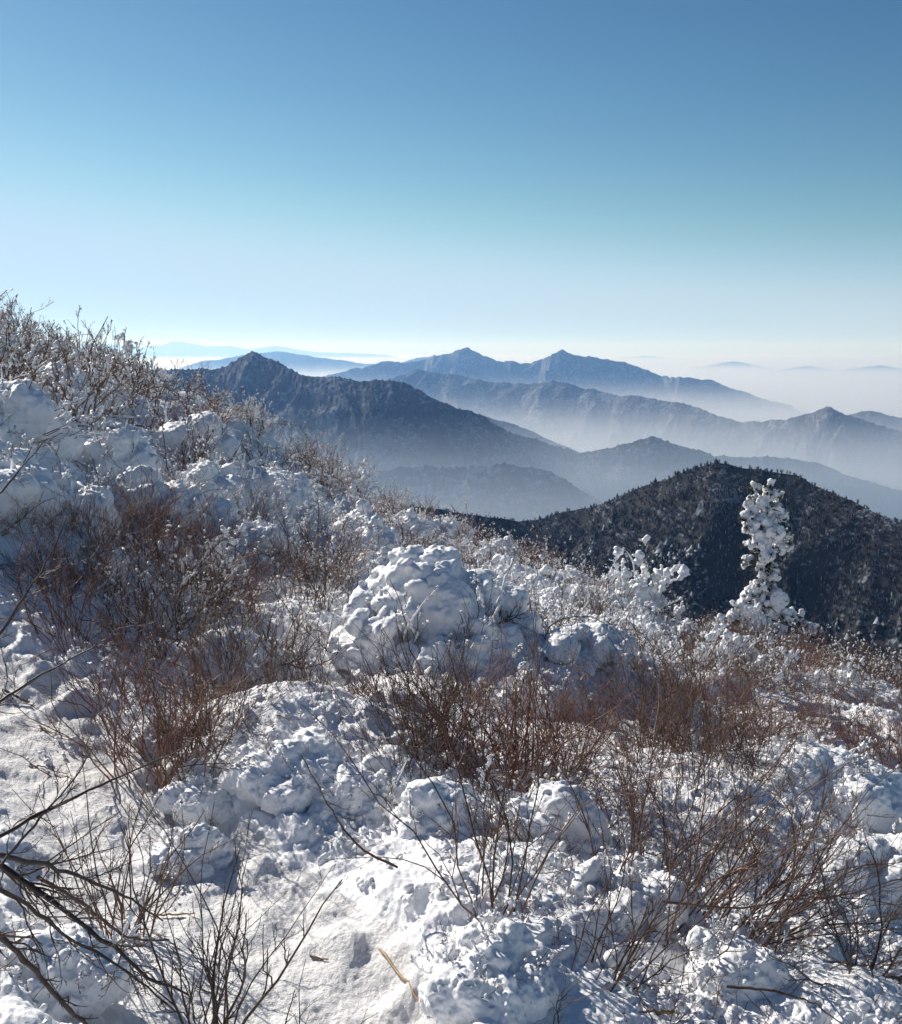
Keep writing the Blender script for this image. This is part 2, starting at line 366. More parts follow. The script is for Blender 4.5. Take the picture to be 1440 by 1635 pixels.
ridge('middle_range', [(560,628),(620,606),(665,590),(700,596),(730,598),(760,606),(800,612),(850,613),(880,609),(905,612),(935,620),(965,626),(988,633),(1010,631),(1040,636),(1075,642),(1105,648),(1130,657),(1160,668),(1185,675),(1215,673),(1245,670),(1275,665),(1295,658),(1308,653),(1320,649),(1334,655),(1350,663),(1375,672),(1410,680),(1450,690)],
      [7600,7400,7300,7200,7100,7000,6900,6800,6700,6650,6600,6500,6400,6300,6200,6100,6000,5900,5800,5700,5600,5500,5400,5350,5300,5250,5200,5200,5200,5200,5200], slope=0.36, spur=400, m=M_RANGE, rough=1.6, depth=0.48, reach=2300, nu=1500, nv=240, seed=61, tree=8)
ridge('right_edge_ridge', [(1320,675),(1350,664),(1370,658),(1387,656),(1400,659),(1420,664),(1450,668),(1500,680)], 6300, slope=0.42, spur=400, depth=0.3, reach=1800, nu=400, nv=120, seed=67, tree=8)
ridge('main_range', [(470,612),(500,604),(530,598),(560,590),(590,584),(610,578),(625,576),(645,580),(665,576),(680,574),(695,568),(715,563),(732,559),(748,557),(762,563),(780,571),(800,578),(825,577),(848,579),(866,574),(880,567),(898,561),(915,566),(930,568),(948,570),(970,573),(990,579),(1010,583),(1035,592),(1055,600),(1085,603),(1110,604),(1128,604),(1145,612),(1165,619),(1190,629),(1215,634),(1240,641),(1275,656),(1330,680)],
      [11000]*10+[10400]*10+[9900]*10+[9500]*10, slope=0.34, spur=560, m=M_RANGE, rough=2.2, depth=0.50, reach=3200, nu=1900, nv=300, seed=73, tree=9, ends=(0.1, 0.2))
ridge('distant_hills', [(280,590),(318,578),(350,573),(385,567),(415,564),(440,561),(460,563),(480,567),(510,571),(545,575),(580,581),(640,578),(665,572),(690,569),(720,575),(800,590)], 19000, slope=0.30, spur=1300, depth=0.3, reach=4000, nu=600, nv=90, seed=81, m=M_FAR)
ridge('farthest_range', [(60,556),(130,550),(170,549),(215,553),(255,552),(275,546),(290,545),(305,548),(330,553),(370,552),(400,558),(425,554),(442,552),(465,556),(500,562),(560,564),(620,567)], 54000, slope=0.25, spur=2600, depth=0.25, reach=7000, nu=500, nv=70, seed=87, m=M_FAR, rough=0.5)
for k, (pp, dd) in enumerate((([(1130,584),(1155,579),(1170,577),(1185,579),(1210,584)], 27000), ([(1262,588),(1280,585),(1292,584),(1310,588)], 24000), ([(1370,588),(1385,585),(1395,585),(1405,583),(1415,585),(1440,589)], 24000), ([(1000,571),(1030,568),(1060,571)], 52000))):
    ridge('island_summit', pp, dd, slope=0.20, spur=900, depth=0.2, reach=2600, nu=160, nv=60, seed=91+k, m=M_FAR, rough=0.4, ends=(0.12, 0.12))
vf = [(-150000,-150000,-1180),(150000,-150000,-1180),(150000,150000,-1180),(-150000,150000,-1180)]
o = obj('valley_floor', mesh('valley_floor', vf, [(0,1,2,3)], mats=[M_FAR])); o['kind'] = 'structure'

# ------------------------------------------------------------------ the wood on the near hill
def build_wood():
    X, Y, Z, u, v = R1; rng = np.random.default_rng(7); nu, nv = X.shape
    n = 52000
    # even spread over the slope that faces this way and just over the crest
    a = rng.uniform(0.05, 0.95, n)*(nu-1); vv = rng.uniform(-70, 440, n)
    b = np.interp(vv, v, np.arange(nv))
    i = a.astype(int); j = b.astype(int); fa = a-i; fb = b-j
    j = np.clip(j, 0, nv-2); i = np.clip(i, 0, nu-2)
    def L(Q): return (Q[i,j]*(1-fa)*(1-fb)+Q[i+1,j]*fa*(1-fb)+Q[i,j+1]*(1-fa)*fb+Q[i+1,j+1]*fa*fb)
    x, y, z = L(X), L(Y), L(Z)
    px, py = to_px(x, y, z)
    keep = (px > 560) & (px < 1560) & (py < 1120); x, y, z, vv, px = x[keep], y[keep], z[keep], vv[keep], px[keep]
    n = len(x)
    con = (n2(x/45, y/45, 3) + 0.25*n2(x/9, y/9, 4) - 0.0008*(px-1100) > 0.02) & (vv > 22)
    # conifers: three ragged tiers
    def tiers(x, y, z, h, rng):
        m = len(x); k = 7; V = []; T = []
        for t, (z0, z1, r) in enumerate(((0.05,0.60,0.36),(0.30,0.80,0.28),(0.55,0.96,0.19))):
            ang = np.linspace(0, 2*math.pi, k, endpoint=False)[None,:]+rng.uniform(0, 6, (m,1))
            rr = r*h[:,None]*rng.uniform(0.6, 1.25, (m,k))
            lean = rng.normal(0, 0.03, (m,2))*h[:,None]
            ring = np.stack([x[:,None]+np.cos(ang)*rr, y[:,None]+np.sin(ang)*rr, z[:,None]+h[:,None]*(z0+rng.uniform(-0.05,0.07,(m,k)))], -1)
            top = np.stack([x+lean[:,0], y+lean[:,1], z+h*z1], -1)[:,None,:]
            vb = np.concatenate([ring, top], 1); o0 = sum(len(q) for q in V)
            idx = o0 + np.arange(m)[:,None]*(k+1)
            tr = np.stack([idx+np.arange(k)[None,:], idx+(np.arange(k)[None,:]+1)%k, idx+k+0*np.arange(k)[None,:]], -1)
            V.append(vb.reshape(-1,3)); T.append(tr.reshape(-1,3))
        return np.vstack(V), np.vstack(T)
    h = np.clip(rng.lognormal(1.22, 0.32, n), 2.0, 8.0)*1.25*np.where(vv < 14, 0.62, 1.0)
    V1, T1 = tiers(x[con], y[con], z[con]-0.2, h[con], rng)
    o = obj('conifer_wood', mesh('conifer_wood', V1, tris=T1, mats=[wood_mat('conifer_wood', (0.008,0.013,0.015), (0.026,0.032,0.032), 0.34)], smooth=False))
    o['kind'] = 'stuff'; o['label'] = 'dark wood of conifers dusted with snow covering the near hill'; 
    # leafless broadleaf trees: sprays of fine upright twigs
    bx, by, bz, bh = x[~con], y[~con], z[~con], h[~con]*0.75; m = len(bx); k = 16
    a = rng.uniform(0, 2*math.pi, (m,k)); sp = rng.uniform(0.05, 0.42, (m,k))*bh[:,None]; hh = bh[:,None]*rng.uniform(0.5, 1.0, (m,k))
    base = np.stack([bx[:,None]+0.25*np.cos(a)*sp, by[:,None]+0.25*np.sin(a)*sp, bz[:,None]+0.25*hh*0+0*a], -1)
    tip = np.stack([bx[:,None]+np.cos(a)*sp, by[:,None]+np.sin(a)*sp, bz[:,None]+hh], -1)
    wd = (rng.uniform(0.06, 0.26, (m,k)))[...,None]; t2 = np.stack([np.cos(a+1.57), np.sin(a+1.57), 0*a], -1)
    mid = base*0.35+tip*0.65
    V2 = np.stack([base, mid+t2*wd, tip, mid-t2*wd], 2).reshape(-1,3); Q2 = np.arange(len(V2)).reshape(-1,4)
    o = obj('leafless_wood', mesh('leafless_wood', V2, Q2, mats=[wood_mat('leafless_wood', (0.018,0.018,0.020), (0.040,0.039,0.042), 0.30)], smooth=False))
    o['kind'] = 'stuff'; o['label'] = 'grey brown wood of leafless frosted trees covering the near hill'
    # conifers that stand up one by one against the mist along the crest
    ic = np.argmin(np.abs(v)); ct, cr = wood_mat('conifer_crown', (0.010,0.015,0.014), (0.03,0.036,0.03), 0.1), M_DARK
    xs = np.zeros(1)
    for k in range(3):
        r2 = np.random.default_rng(50+k)
        V, T = [], []; o0 = 0
        for t in range(9):
            zz = 0.12+t*0.095; rr = 0.34*(1-(t/9.)**1.6)+0.04; kk = 9
            an = np.linspace(0, 2*math.pi, kk, endpoint=False)+r2.uniform(0, 6)
            r_ = rr*r2.uniform(0.35, 1.35, kk)
            ring = np.stack([np.cos(an)*r_, np.sin(an)*r_, zz+r2.uniform(-0.04,0.03,kk)], -1)
            V.append(np.vstack([ring, [[0, 0, zz+0.15]]])); T.append(np.stack([o0+np.arange(kk), o0+(np.arange(kk)+1)%kk, np.full(kk, o0+kk)], -1)); o0 += kk+1
        me = mesh('crown', np.vstack(V), tris=np.vstack(T), mats=[ct], smooth=False)
        a_ = np.linspace(0, 2*math.pi, 5, endpoint=False)
        tv = np.vstack([np.stack([0.02*np.cos(a_), 0.02*np.sin(a_), 0*a_-0.05], -1), np.stack([0.008*np.cos(a_), 0.008*np.sin(a_), 0*a_+0.9], -1)])
        tm = mesh('trunk', tv, gridq(2, 5, True), mats=[cr])
        for j in range(0, 11, 2 if k < 2 else 4):
            pxw = [862,902,948,958,985,1000,1018,1032,1046,1066,1082][j]+k*7 if k < 1 else ([1092,1102,1112,1120,1128,1136,1144,1150,1158,1170,1182][j] if k == 1 else [1196,1212,1232,1252,1268,1284,1306,1330,1352,1380,1410][j])
            q = np.array([to_px(*p)[0] for p in np.stack([X[:,ic],Y[:,ic],Z[:,ic]],-1)]); ii = int(np.argmin(np.abs(q-pxw)))
            hgt = r2.uniform(2.0, 4.0) if k < 2 else r2.uniform(1.6, 2.6)
            t = thing('crest_conifer', 'small dark conifer standing against the mist on the crest of the near wooded hill', 'tree', (X[ii,ic], Y[ii,ic], Z[ii,ic]-0.3), r2.uniform(0, 6), 'conifers on the crest of the wooded hill', hgt)
            obj('crown', me, t); obj('trunk', tm, t)
def wood_mat(name, c0, c1, snow):
    m, t, b = mat(name); L = t.links; g = node(t, 'ShaderNodeNewGeometry')
    c = ramp(t, g.outputs['Random Per Island'], [(0.0, c0), (1-snow-0.02, c1), (1-snow*0.5, (0.16,0.17,0.19)), (1.0, (0.42,0.44,0.48))])
    L.new(c, b.inputs['Base Color']); b.inputs['Roughness'].default_value = 0.9; b.inputs['Specular IOR Level'].default_value = 0.1
    return m
build_wood()

# ------------------------------------------------------------------ air: haze box and valley mist
def volume_box(name, hw, z0, z1, dens, col, aniso, rect=None, ab=1.0):
    x0, x1, y0, y1 = rect or (-hw, hw, -hw*0.7, hw*1.3)
    V = [(x, y, z) for z in (z0, z1) for x, y in ((x0,y0),(x1,y0),(x1,y1),(x0,y1))]
    Q = [(3,2,1,0),(4,5,6,7),(0,1,5,4),(1,2,6,5),(2,3,7,6),(3,0,4,7)]
    m = bpy.data.materials.new(name); m.use_nodes = True; t = m.node_tree
    t.nodes.remove(t.nodes['Principled BSDF'])
    p = t.nodes.new('ShaderNodeVolumePrincipled'); p.inputs['Density'].default_value = dens
    p.inputs['Color'].default_value = (*col, 1); p.inputs['Anisotropy'].default_value = aniso; p.inputs['Absorption Color'].default_value = (ab, ab, ab, 1)
    t.links.new(p.outputs[0], t.nodes['Material Output'].inputs['Volume'])
    o = obj(name, mesh(name, V, Q, mats=[m], smooth=False)); o['kind'] = 'stuff'
    return o
volume_box('haze', 70000, -1182, 620, 6.6e-5, (0.25,0.50,1.0), 0.3)
for k, (top, dn) in enumerate(((-190, 2.5e-5), (-245, 5.0e-5), (-295, 1.0e-4), (-345, 1.8e-4), (-400, 2.8e-4), (-480, 4e-4))):
    volume_box('valley_mist', 69000-k*400, -1181.5+k*0.2, top, dn, (0.72,0.77,0.86), 0.40, ab=0.30)
# the thicker mist lying in the first valley
for k, (top, dn) in enumerate(((-165, 1.3e-4), (-205, 2.2e-4), (-250, 3.2e-4), (-300, 4.0e-4))):
    volume_box('valley_mist', 0, -1179+k*0.3, top, dn, (0.58, 0.70, 0.86), 0.40, ab=0.30, rect=(-2600+k*40, 2700-k*40, 860+k*15, 2920-k*25))
# ------------------------------------------------------------------ twigs
def tubes(P, R, sides=4):
    """P (n,k,3) centre lines, R (n,k) radii -> verts, quads"""
    n, k, _ = P.shape
    T = np.gradient(P, axis=1); T /= np.linalg.norm(T, axis=-1, keepdims=True)+1e-12
    ref = np.where(np.abs(T[:, :1, 2:3]) > 0.8, np.array([1., 0.3, 0]), np.array([0, 0.2, 1.]))
    A = np.cross(T, ref); A /= np.linalg.norm(A, axis=-1, keepdims=True)+1e-12
    B = np.cross(T, A)
    th = np.arange(sides)*2*math.pi/sides
    V = P[:, :, None, :] + R[:, :, None, None]*(A[:, :, None, :]*np.cos(th)[None, None, :, None] + B[:, :, None, :]*np.sin(th)[None, None, :, None])
    i = np.arange(k-1)[:, None]; j = np.arange(sides)[None, :]; jn = (j+1) % sides
    q = np.stack([i*sides+j, (i+1)*sides+j, (i+1)*sides+jn, i*sides+jn], -1).reshape(-1, 4)
    Q = (q[None] + (np.arange(n)*k*sides)[:, None, None]).reshape(-1, 4)
    return V.reshape(-1, 3), Q
def join(parts):
    V = []; Q = []; o = 0
    for v, q in parts:
        V.append(v); Q.append(q+o); o += len(v)
    return np.vstack(V), np.vstack(Q)
def grow(p0, d0, L, k, rng, wig=0.18, up=0.10):
    """n wandering centre lines of k points from p0 along d0"""
    n = len(p0); P = np.zeros((n, k, 3)); P[:, 0] = p0; d = d0/np.linalg.norm(d0, axis=1, keepdims=True)
    st = (L/(k-1))[:, None]
    for i in range(1, k):
        d = d + rng.normal(0, wig, (n, 3)); d[:, 2] += up; d /= np.linalg.norm(d, axis=1, keepdims=True)
        P[:, i] = P[:, i-1] + d*st
    return P
def sprout(P, R, per, ang, lf, k, rng, tmin=0.25, wig=0.2, up=0.08, lpar=None):
    """side shoots from every parent line"""
    n, kp, _ = P.shape; N = n*per
    pi = np.repeat(np.arange(n), per); t = rng.uniform(tmin, 0.97, N)*(kp-1); i = np.minimum(t.astype(int), kp-2); f = (t-i)[:, None]
    p = P[pi, i]*(1-f)+P[pi, i+1]*f; d = P[pi, i+1]-P[pi, i]; d /= np.linalg.norm(d, axis=1, keepdims=True)+1e-9
    s = rng.normal(0, 1, (N, 3)); s -= d*(s*d).sum(1, keepdims=True); s /= np.linalg.norm(s, axis=1, keepdims=True)
    a = rng.uniform(ang*0.6, ang*1.3, N)[:, None]; dd = d*np.cos(a)+s*np.sin(a)
    Ls = lpar[pi]*lf*rng.uniform(0.4, 1.15, N)*(1.15-t/(kp-1))
    r0 = (R[pi, i]*(1-f[:, 0])+R[pi, i+1]*f[:, 0])*0.72
    C_ = grow(p, dd, Ls, k, rng, wig, up)
    Rc = r0[:, None]*np.linspace(1, 0.35, k)[None]
    return C_, np.maximum(Rc, 0.0006), Ls
def shrub_lines(rng, n=26, h=0.9, spread=0.5, base=0.10, r0=0.0045, b1=5, b2=4, lean=(0, 0), wig=0.14, rtip=0.3):
    a = rng.uniform(0, 2*math.pi, n); rr = base*np.sqrt(rng.uniform(0, 1, n))
    p0 = np.stack([np.cos(a)*rr, np.sin(a)*rr, np.full(n, -0.06)], 1)
    ti = np.abs(rng.normal(0, spread, n)); aa = a+rng.normal(0, 0.5, n)
    d0 = np.stack([np.sin(ti)*np.cos(aa)+lean[0], np.sin(ti)*np.sin(aa)+lean[1], np.cos(ti)], 1)
    L = h*rng.uniform(0.55, 1.12, n)
    S = grow(p0, d0, L, 9, rng, wig, 0.03)
    R = (r0*rng.uniform(0.6, 1.35, n))[:, None]*np.linspace(1, rtip, 9)[None]
    out = [(S, R)]
    if b1:
        B, RB, LB = sprout(S, R, b1, 0.6, 0.42, 6, rng, 0.25, 0.2, 0.09, L); out.append((B, RB))
        if b2:
            T, RT, LT = sprout(B, RB, b2, 0.65, 0.5, 4, rng, 0.2, 0.22, 0.05, LB); out.append((T, RT))
    return out
def lines_mesh(name, lines, m, sides=(5, 4, 3, 3), rmul=1.0):
    V, Q = join([tubes(P, R*rmul, s) for (P, R), s in zip(lines, sides)])
    return mesh(name, V, Q, mats=[m])
# ------------------------------------------------------------------ snow lumps: balls fused by a voxel remesh, then roughened along the normal
def ico(sub):
    import bmesh
    b = bmesh.new(); bmesh.ops.create_icosphere(b, subdivisions=sub, radius=1)
    V = np.array([v.co[:] for v in b.verts]); T = np.array([[v.index for v in f.verts] for f in b.faces]); b.free(); return V, T
ICO = ico(2); ICO1 = ico(1)
def balls(cen, rad, rng, squash=0.85, lo=0.55, hi=1.45):
    V0, T0 = ICO; n = len(cen)
    sc = rad[:, None]*rng.uniform(lo, hi, (n, 3)); A = np.linalg.qr(rng.normal(0, 1, (n, 3, 3)))[0]
    V = np.einsum('nij,nvj->nvi', A, V0[None]*sc[:, None, :]); V[..., 2] *= squash
    V = (V + cen[:, None, :]).reshape(-1, 3)
    T = (T0[None] + (np.arange(n)*len(V0))[:, None, None]).reshape(-1, 3)
    return V, T
def fuse(name, V, T, vox, m, amp=((4, 0.05), (14, 0.022), (60, 0.005)), seed=0, cut=None):
    me = mesh(name+'_raw', V, tris=T); o = bpy.data.objects.new('tmp', me); COL.objects.link(o)
    r = o.modifiers.new('r', 'REMESH'); r.mode = 'VOXEL'; r.voxel_size = vox; r.use_smooth_shade = True
    s = o.modifiers.new('s', 'SMOOTH'); s.iterations = 3; s.factor = 0.5
    dg = bpy.context.evaluated_depsgraph_get(); e = o.evaluated_get(dg)
    out = bpy.data.meshes.new_from_object(e); bpy.data.objects.remove(o); bpy.data.meshes.remove(me)
    nv = len(out.vertices)
    for k, (fr, am) in enumerate(amp):
        P = np.empty(nv*3, F); out.vertices.foreach_get('co', P); P = P.reshape(-1, 3).astype(np.float64)
        N = np.empty(nv*3, F); out.vertices.foreach_get('normal', N); N = N.reshape(-1, 3)
        q = P*fr + seed*13.7
        v = drift(q, seed+k*7, 3 if k < len(amp)-1 else 1)
        P = P + N*(v*am)[:, None]
        out.vertices.foreach_set('co', P.astype(F).ravel()); out.update()
    out.name = name; out.materials.clear(); out.materials.append(m)
    out.polygons.foreach_set('use_smooth', np.ones(len(out.polygons), bool)); out.update()
    return out
def mound(rng, name, rx, ry, h, n=60, rmin=0.05, rmax=0.16, small=120, vox=0.014, seed=0, core=0.72, open_=0.0, amp=None):
    """a heap of snow held up by a shrub: core, big lumps, small knobs; open_ > 0 leaves holes"""
    th = rng.uniform(0, 2*math.pi, n); ph = np.arccos(rng.uniform(0.0, 1.0, n))
    lump = 0.85+0.3*n2(np.cos(th)*1.7+seed, np.sin(th)*1.7+ph, 3)
    c = np.stack([rx*np.sin(ph)*np.cos(th)*lump*0.86, ry*np.sin(ph)*np.sin(th)*lump*0.86, h*np.cos(ph)*lump*0.80], 1)
    r = rng.uniform(rmin, rmax, n)
    if open_: k = rng.uniform(0, 1, n) > open_*0.6; c, r = c[k], r[k]
    i = rng.integers(0, len(c), small); d = rng.normal(0, 1, (small, 3)); d[:, 2] = np.abs(d[:, 2])*0.8; d /= np.linalg.norm(d, axis=1, keepdims=True)
    rs = rng.uniform(rmin*0.3, rmin*0.75, small); cs = c[i]+d*(r[i]*rng.uniform(0.75, 1.15, small))[:, None]
    cen = np.vstack([c, cs]); rad = np.concatenate([r, rs])
    if core:
        m_ = 14; cc = np.stack([rng.uniform(-.45, .45, m_)*rx, rng.uniform(-.45, .45, m_)*ry, rng.uniform(0, .3, m_)*h], 1)
        cen = np.vstack([cen, cc]); rad = np.concatenate([rad, np.full(m_, core*min(rx, ry, h)*0.8)])
    V, T = balls(cen, rad, rng)
    return fuse(name, V, T, vox, M_LOAD, amp or ((3.6, 0.05), (13, 0.030), (44, 0.010)), seed)
def sleeves(lines, rng, frac=0.4, r=0.014, lev=(0, 1, 2), k=7, tipball=True, name='snow_cover', m=None):
    """snow lying along the upper side of twigs as lumpy sleeves"""
    parts = []
    for l in lev:
        P, R = lines[l]; sel = rng.uniform(0, 1, len(P)) < frac*(0.7 if l == 0 else 1); P = P[sel]; R = R[sel]
        if not len(P): continue
        n, kp, _ = P.shape; a = rng.uniform(0.1, 0.55, n); b = np.minimum(a+rng.uniform(0.25, 0.6, n), 1.0)
        t = (a[:, None]+(b-a)[:, None]*np.linspace(0, 1, k)[None])*(kp-1); i = np.minimum(t.astype(int), kp-2); f = (t-i)[..., None]
        ii = np.arange(n)[:, None]; p = P[ii, i]*(1-f)+P[ii, i+1]*f
        rad = r*rng.uniform(0.5, 1.4, (n, 1))*rng.uniform(0.5, 1.35, (n, k)); rad[:, 0] *= 0.2; rad[:, -1] *= 0.15
        p = p+np.array([0, 0, 1])*(rad*0.55)[..., None]+rng.normal(0, r*0.12, p.shape)
        parts.append(tubes(p, rad, 6))
    return join(parts)
def twigs_with_snow(lines, m, sl, sides=(4, 3, 3)):
    V, Q = join([tubes(P, R, s) for (P, R), s in zip(lines, sides)]); V2, Q2 = join([(V, Q), sl])
    me = mesh('twigs', V2, Q2, mats=[m, M_LOAD]); mi = np.zeros(len(Q2), np.int32); mi[len(Q):] = 1; me.polygons.foreach_set('material_index', mi); return me

# ------------------------------------------------------------------ kinds of shrub (meshes made once, then copied with their parts)
BARE = []      # (twig mesh) bare shrubs, upright
for k in range(7):
    rng = np.random.default_rng(100+k)
    ln = shrub_lines(rng, n=[54, 40, 64, 32, 46, 60, 18][k], h=[0.85, 1.0, 0.75, 1.1, 0.9, 0.7, 1.0][k], spread=[0.38, 0.5, 0.58, 0.6, 0.3, 0.7, 0.4][k], base=[0.16, 0.12, 0.22, 0.12, 0.14, 0.2, 0.08][k], r0=0.0031, b1=6, b2=5, wig=0.22)
    BARE.append(lines_mesh('twigs', ln, [M_TWIG, M_RED, M_RED, M_TWIG, M_TWIG, M_RED, M_DARK][k]))
THICK = []     # far dense scrub, twigs a little stouter
for k in range(5):
    rng = np.random.default_rng(140+k)
    ln = shrub_lines(rng, n=22, h=[0.8, 0.95, 0.7, 1.0, 0.85][k], spread=0.75, base=0.26, r0=0.0058, b1=9, b2=6, rtip=0.45, wig=0.24)
    me = twigs_with_snow(ln, [M_TWIG, M_DARK, M_RED, M_TWIG, M_RED][k], sleeves(ln, rng, 0.14, 0.009, (1, 2), 6))
    fr = twigs_with_snow(ln, M_FROST, sleeves(ln, rng, 0.75, 0.0095, (0, 1, 2), 7))
    THICK.append((me, fr))
LADEN = []     # snow-laden shrubs: heap of snow with twigs breaking through
for k in range(8):
    rng = np.random.default_rng(200+k)
    rx, ry, h = [(0.45, 0.4, 0.42), (0.6, 0.5, 0.38), (0.38, 0.42, 0.5), (0.7, 0.5, 0.45), (0.5, 0.5, 0.33), (0.42, 0.36, 0.55), (0.62, 0.55, 0.5), (0.35, 0.35, 0.34)][k]
    me = mound(rng, 'snow_load', rx, ry, h, n=[44, 60, 40, 70, 46, 44, 70, 32][k], rmin=0.045, rmax=0.15, small=[100, 120, 90, 130, 100, 100, 130, 70][k], vox=0.016, seed=k+1, core=0.72, open_=0.30)
    ln = shrub_lines(rng, n=26, h=h*1.6, spread=0.8, base=0.28, r0=0.0045, b1=7, b2=4, wig=0.2)
    LADEN.append((me, twigs_with_snow(ln, M_TWIG, sleeves(ln, rng, 0.5, 0.009, (0, 1, 2), 7))))
CLUMPY = []    # open shrubs whose boughs hold separate lumps
for k in range(6):
    rng = np.random.default_rng(260+k)
    ln = shrub_lines(rng, n=16, h=0.8, spread=0.7, base=0.15, r0=0.006, b1=5, b2=4)
    P = ln[1][0]; sel = rng.choice(len(P), 34, replace=False); c = P[sel][:, 2:6].reshape(-1, 3); c = c[c[:, 2] > 0.1]
    i = rng.integers(0, len(c), 260); cs = c[i]+rng.normal(0, 0.032, (260, 3)); cen = np.vstack([c, cs]); rad = np.concatenate([rng.uniform(0.018, 0.042, len(c)), rng.uniform(0.012, 0.028, 260)])
    V, T = balls(cen, rad, rng, 0.75); me = fuse('snow_load', V, T, 0.0125, M_LOAD, ((12, 0.020), (40, 0.008)), 40+k)
    CLUMPY.append((me, twigs_with_snow(ln, M_TWIG, sleeves(ln, rng, 0.6, 0.009, (0, 1, 2), 7))))

used = set()
def put(kind, var, x, y, rz, s, label, group=None, sink=0.0, sz=None, lean=0.0, name=None, cat='shrub'):
    z = float(ground_h(np.array([x]), np.array([y]))[0]) - sink
    key = (kind, var)
    if key not in protos:
        meshes = {'bare': lambda: [('twigs', BARE[var])],
                  'scrub': lambda: [('twigs', THICK[var][0])],
                  'frost': lambda: [('twigs', THICK[var][1])],
                  'laden': lambda: [('snow_load', LADEN[var][0]), ('twigs', LADEN[var][1])],
                  'clumpy': lambda: [('snow_load', CLUMPY[var][0]), ('twigs', CLUMPY[var][1])]}[kind]()
        nm = {'bare': 'bare_shrub', 'scrub': 'bare_shrub', 'frost': 'frosted_shrub', 'laden': 'snow_laden_shrub', 'clumpy': 'snow_laden_shrub'}[kind]
        r = thing(nm, label, cat, (x, y, z), rz, group)
        for n_, m_ in meshes: obj(n_, m_, r)
        protos[key] = r
    else:
        r = dup(protos[key], (x, y, z), (0, 0, rz), (1, 1, 1), label, group)
    r.scale = (s, s, sz or s); r.rotation_euler = (lean*math.cos(rz), lean*math.sin(rz), rz)
    return r
protos = {}
PR = random.Random(5)
# ------------------------------------------------------------------ scrub of the slope, zone by zone (boxes of the photo: where on the slope each stand grows)
ZONES = [ # edge phrase, inner phrase, box of the photo in which the foot stands, weights bare/scrub/frost/laden/clumpy, spacing m, size
 ('topping the high left skyline', 'just below the high left skyline', (-200, 470, 190, 660), (0, 12, 2, 2, 2), 0.60, (0.95, 1.45)),
 ('on the falling crest right of the skyline top', 'below the falling crest left of the peak', (190, 560, 470, 700), (0, 10, 2.5, 1.5, 2), 0.56, (0.6, 1.0)),
 ('on the crest under the pyramid peak', 'inside the crest under the pyramid peak', (470, 640, 740, 860), (0, 10, 2, 1.5, 2), 0.50, (0.6, 0.95)),
 ('at the rim of the white heaps', 'among the white heaps on the left slope', (-200, 660, 420, 850), (0, 3, 0.5, 12, 1), 0.74, (1.0, 1.5)),
 ('at the rim above the great heap', 'on the slope above the great heap', (420, 700, 640, 920), (0, 7, 2, 5, 3), 0.56, (0.6, 1.0)),
 ('at the rim of the left thicket', 'in the brown thicket at the left edge', (-200, 850, 330, 1010), (8, 5, 0, 1.5, 1), 0.44, (0.7, 1.05)),
 ('at the rim left of the great heap', 'between the thicket and the great heap', (330, 850, 560, 1060), (7, 3, 0, 2, 3), 0.46, (0.6, 0.9)),
 ('on the middle crest before the hill', 'inside the middle crest before the hill', (640, 840, 1010, 990), (2, 10, 1, 3, 3), 0.44, (0.5, 0.82)),
 ('at the rim right of the great heap', 'on the open slope right of the great heap', (860, 950, 1130, 1110), (3, 3, 0, 5, 4), 0.50, (0.45, 0.75)),
 ('on the right crest near the fir', 'inside the right crest near the fir', (1010, 950, 1700, 1130), (6, 16, 0, 0.7, 0.8), 0.34, (0.48, 0.78)),
 ('at the rim of the lower middle', 'on the bright slope in the lower middle', (560, 1110, 1010, 1330), (1, 0, 0, 0, 0), 0.50, (0.35, 0.6)),
 ('at the rim of the lower right', 'on the lumpy slope in the lower right', (900, 1130, 1700, 1640), (1, 0, 0, 0, 0), 0.42, (0.3, 0.6)),
]
ORD = ['leftmost', 'second', 'third', 'fourth', 'fifth', 'sixth', 'seventh', 'eighth', 'ninth', 'tenth', 'eleventh', 'twelfth']
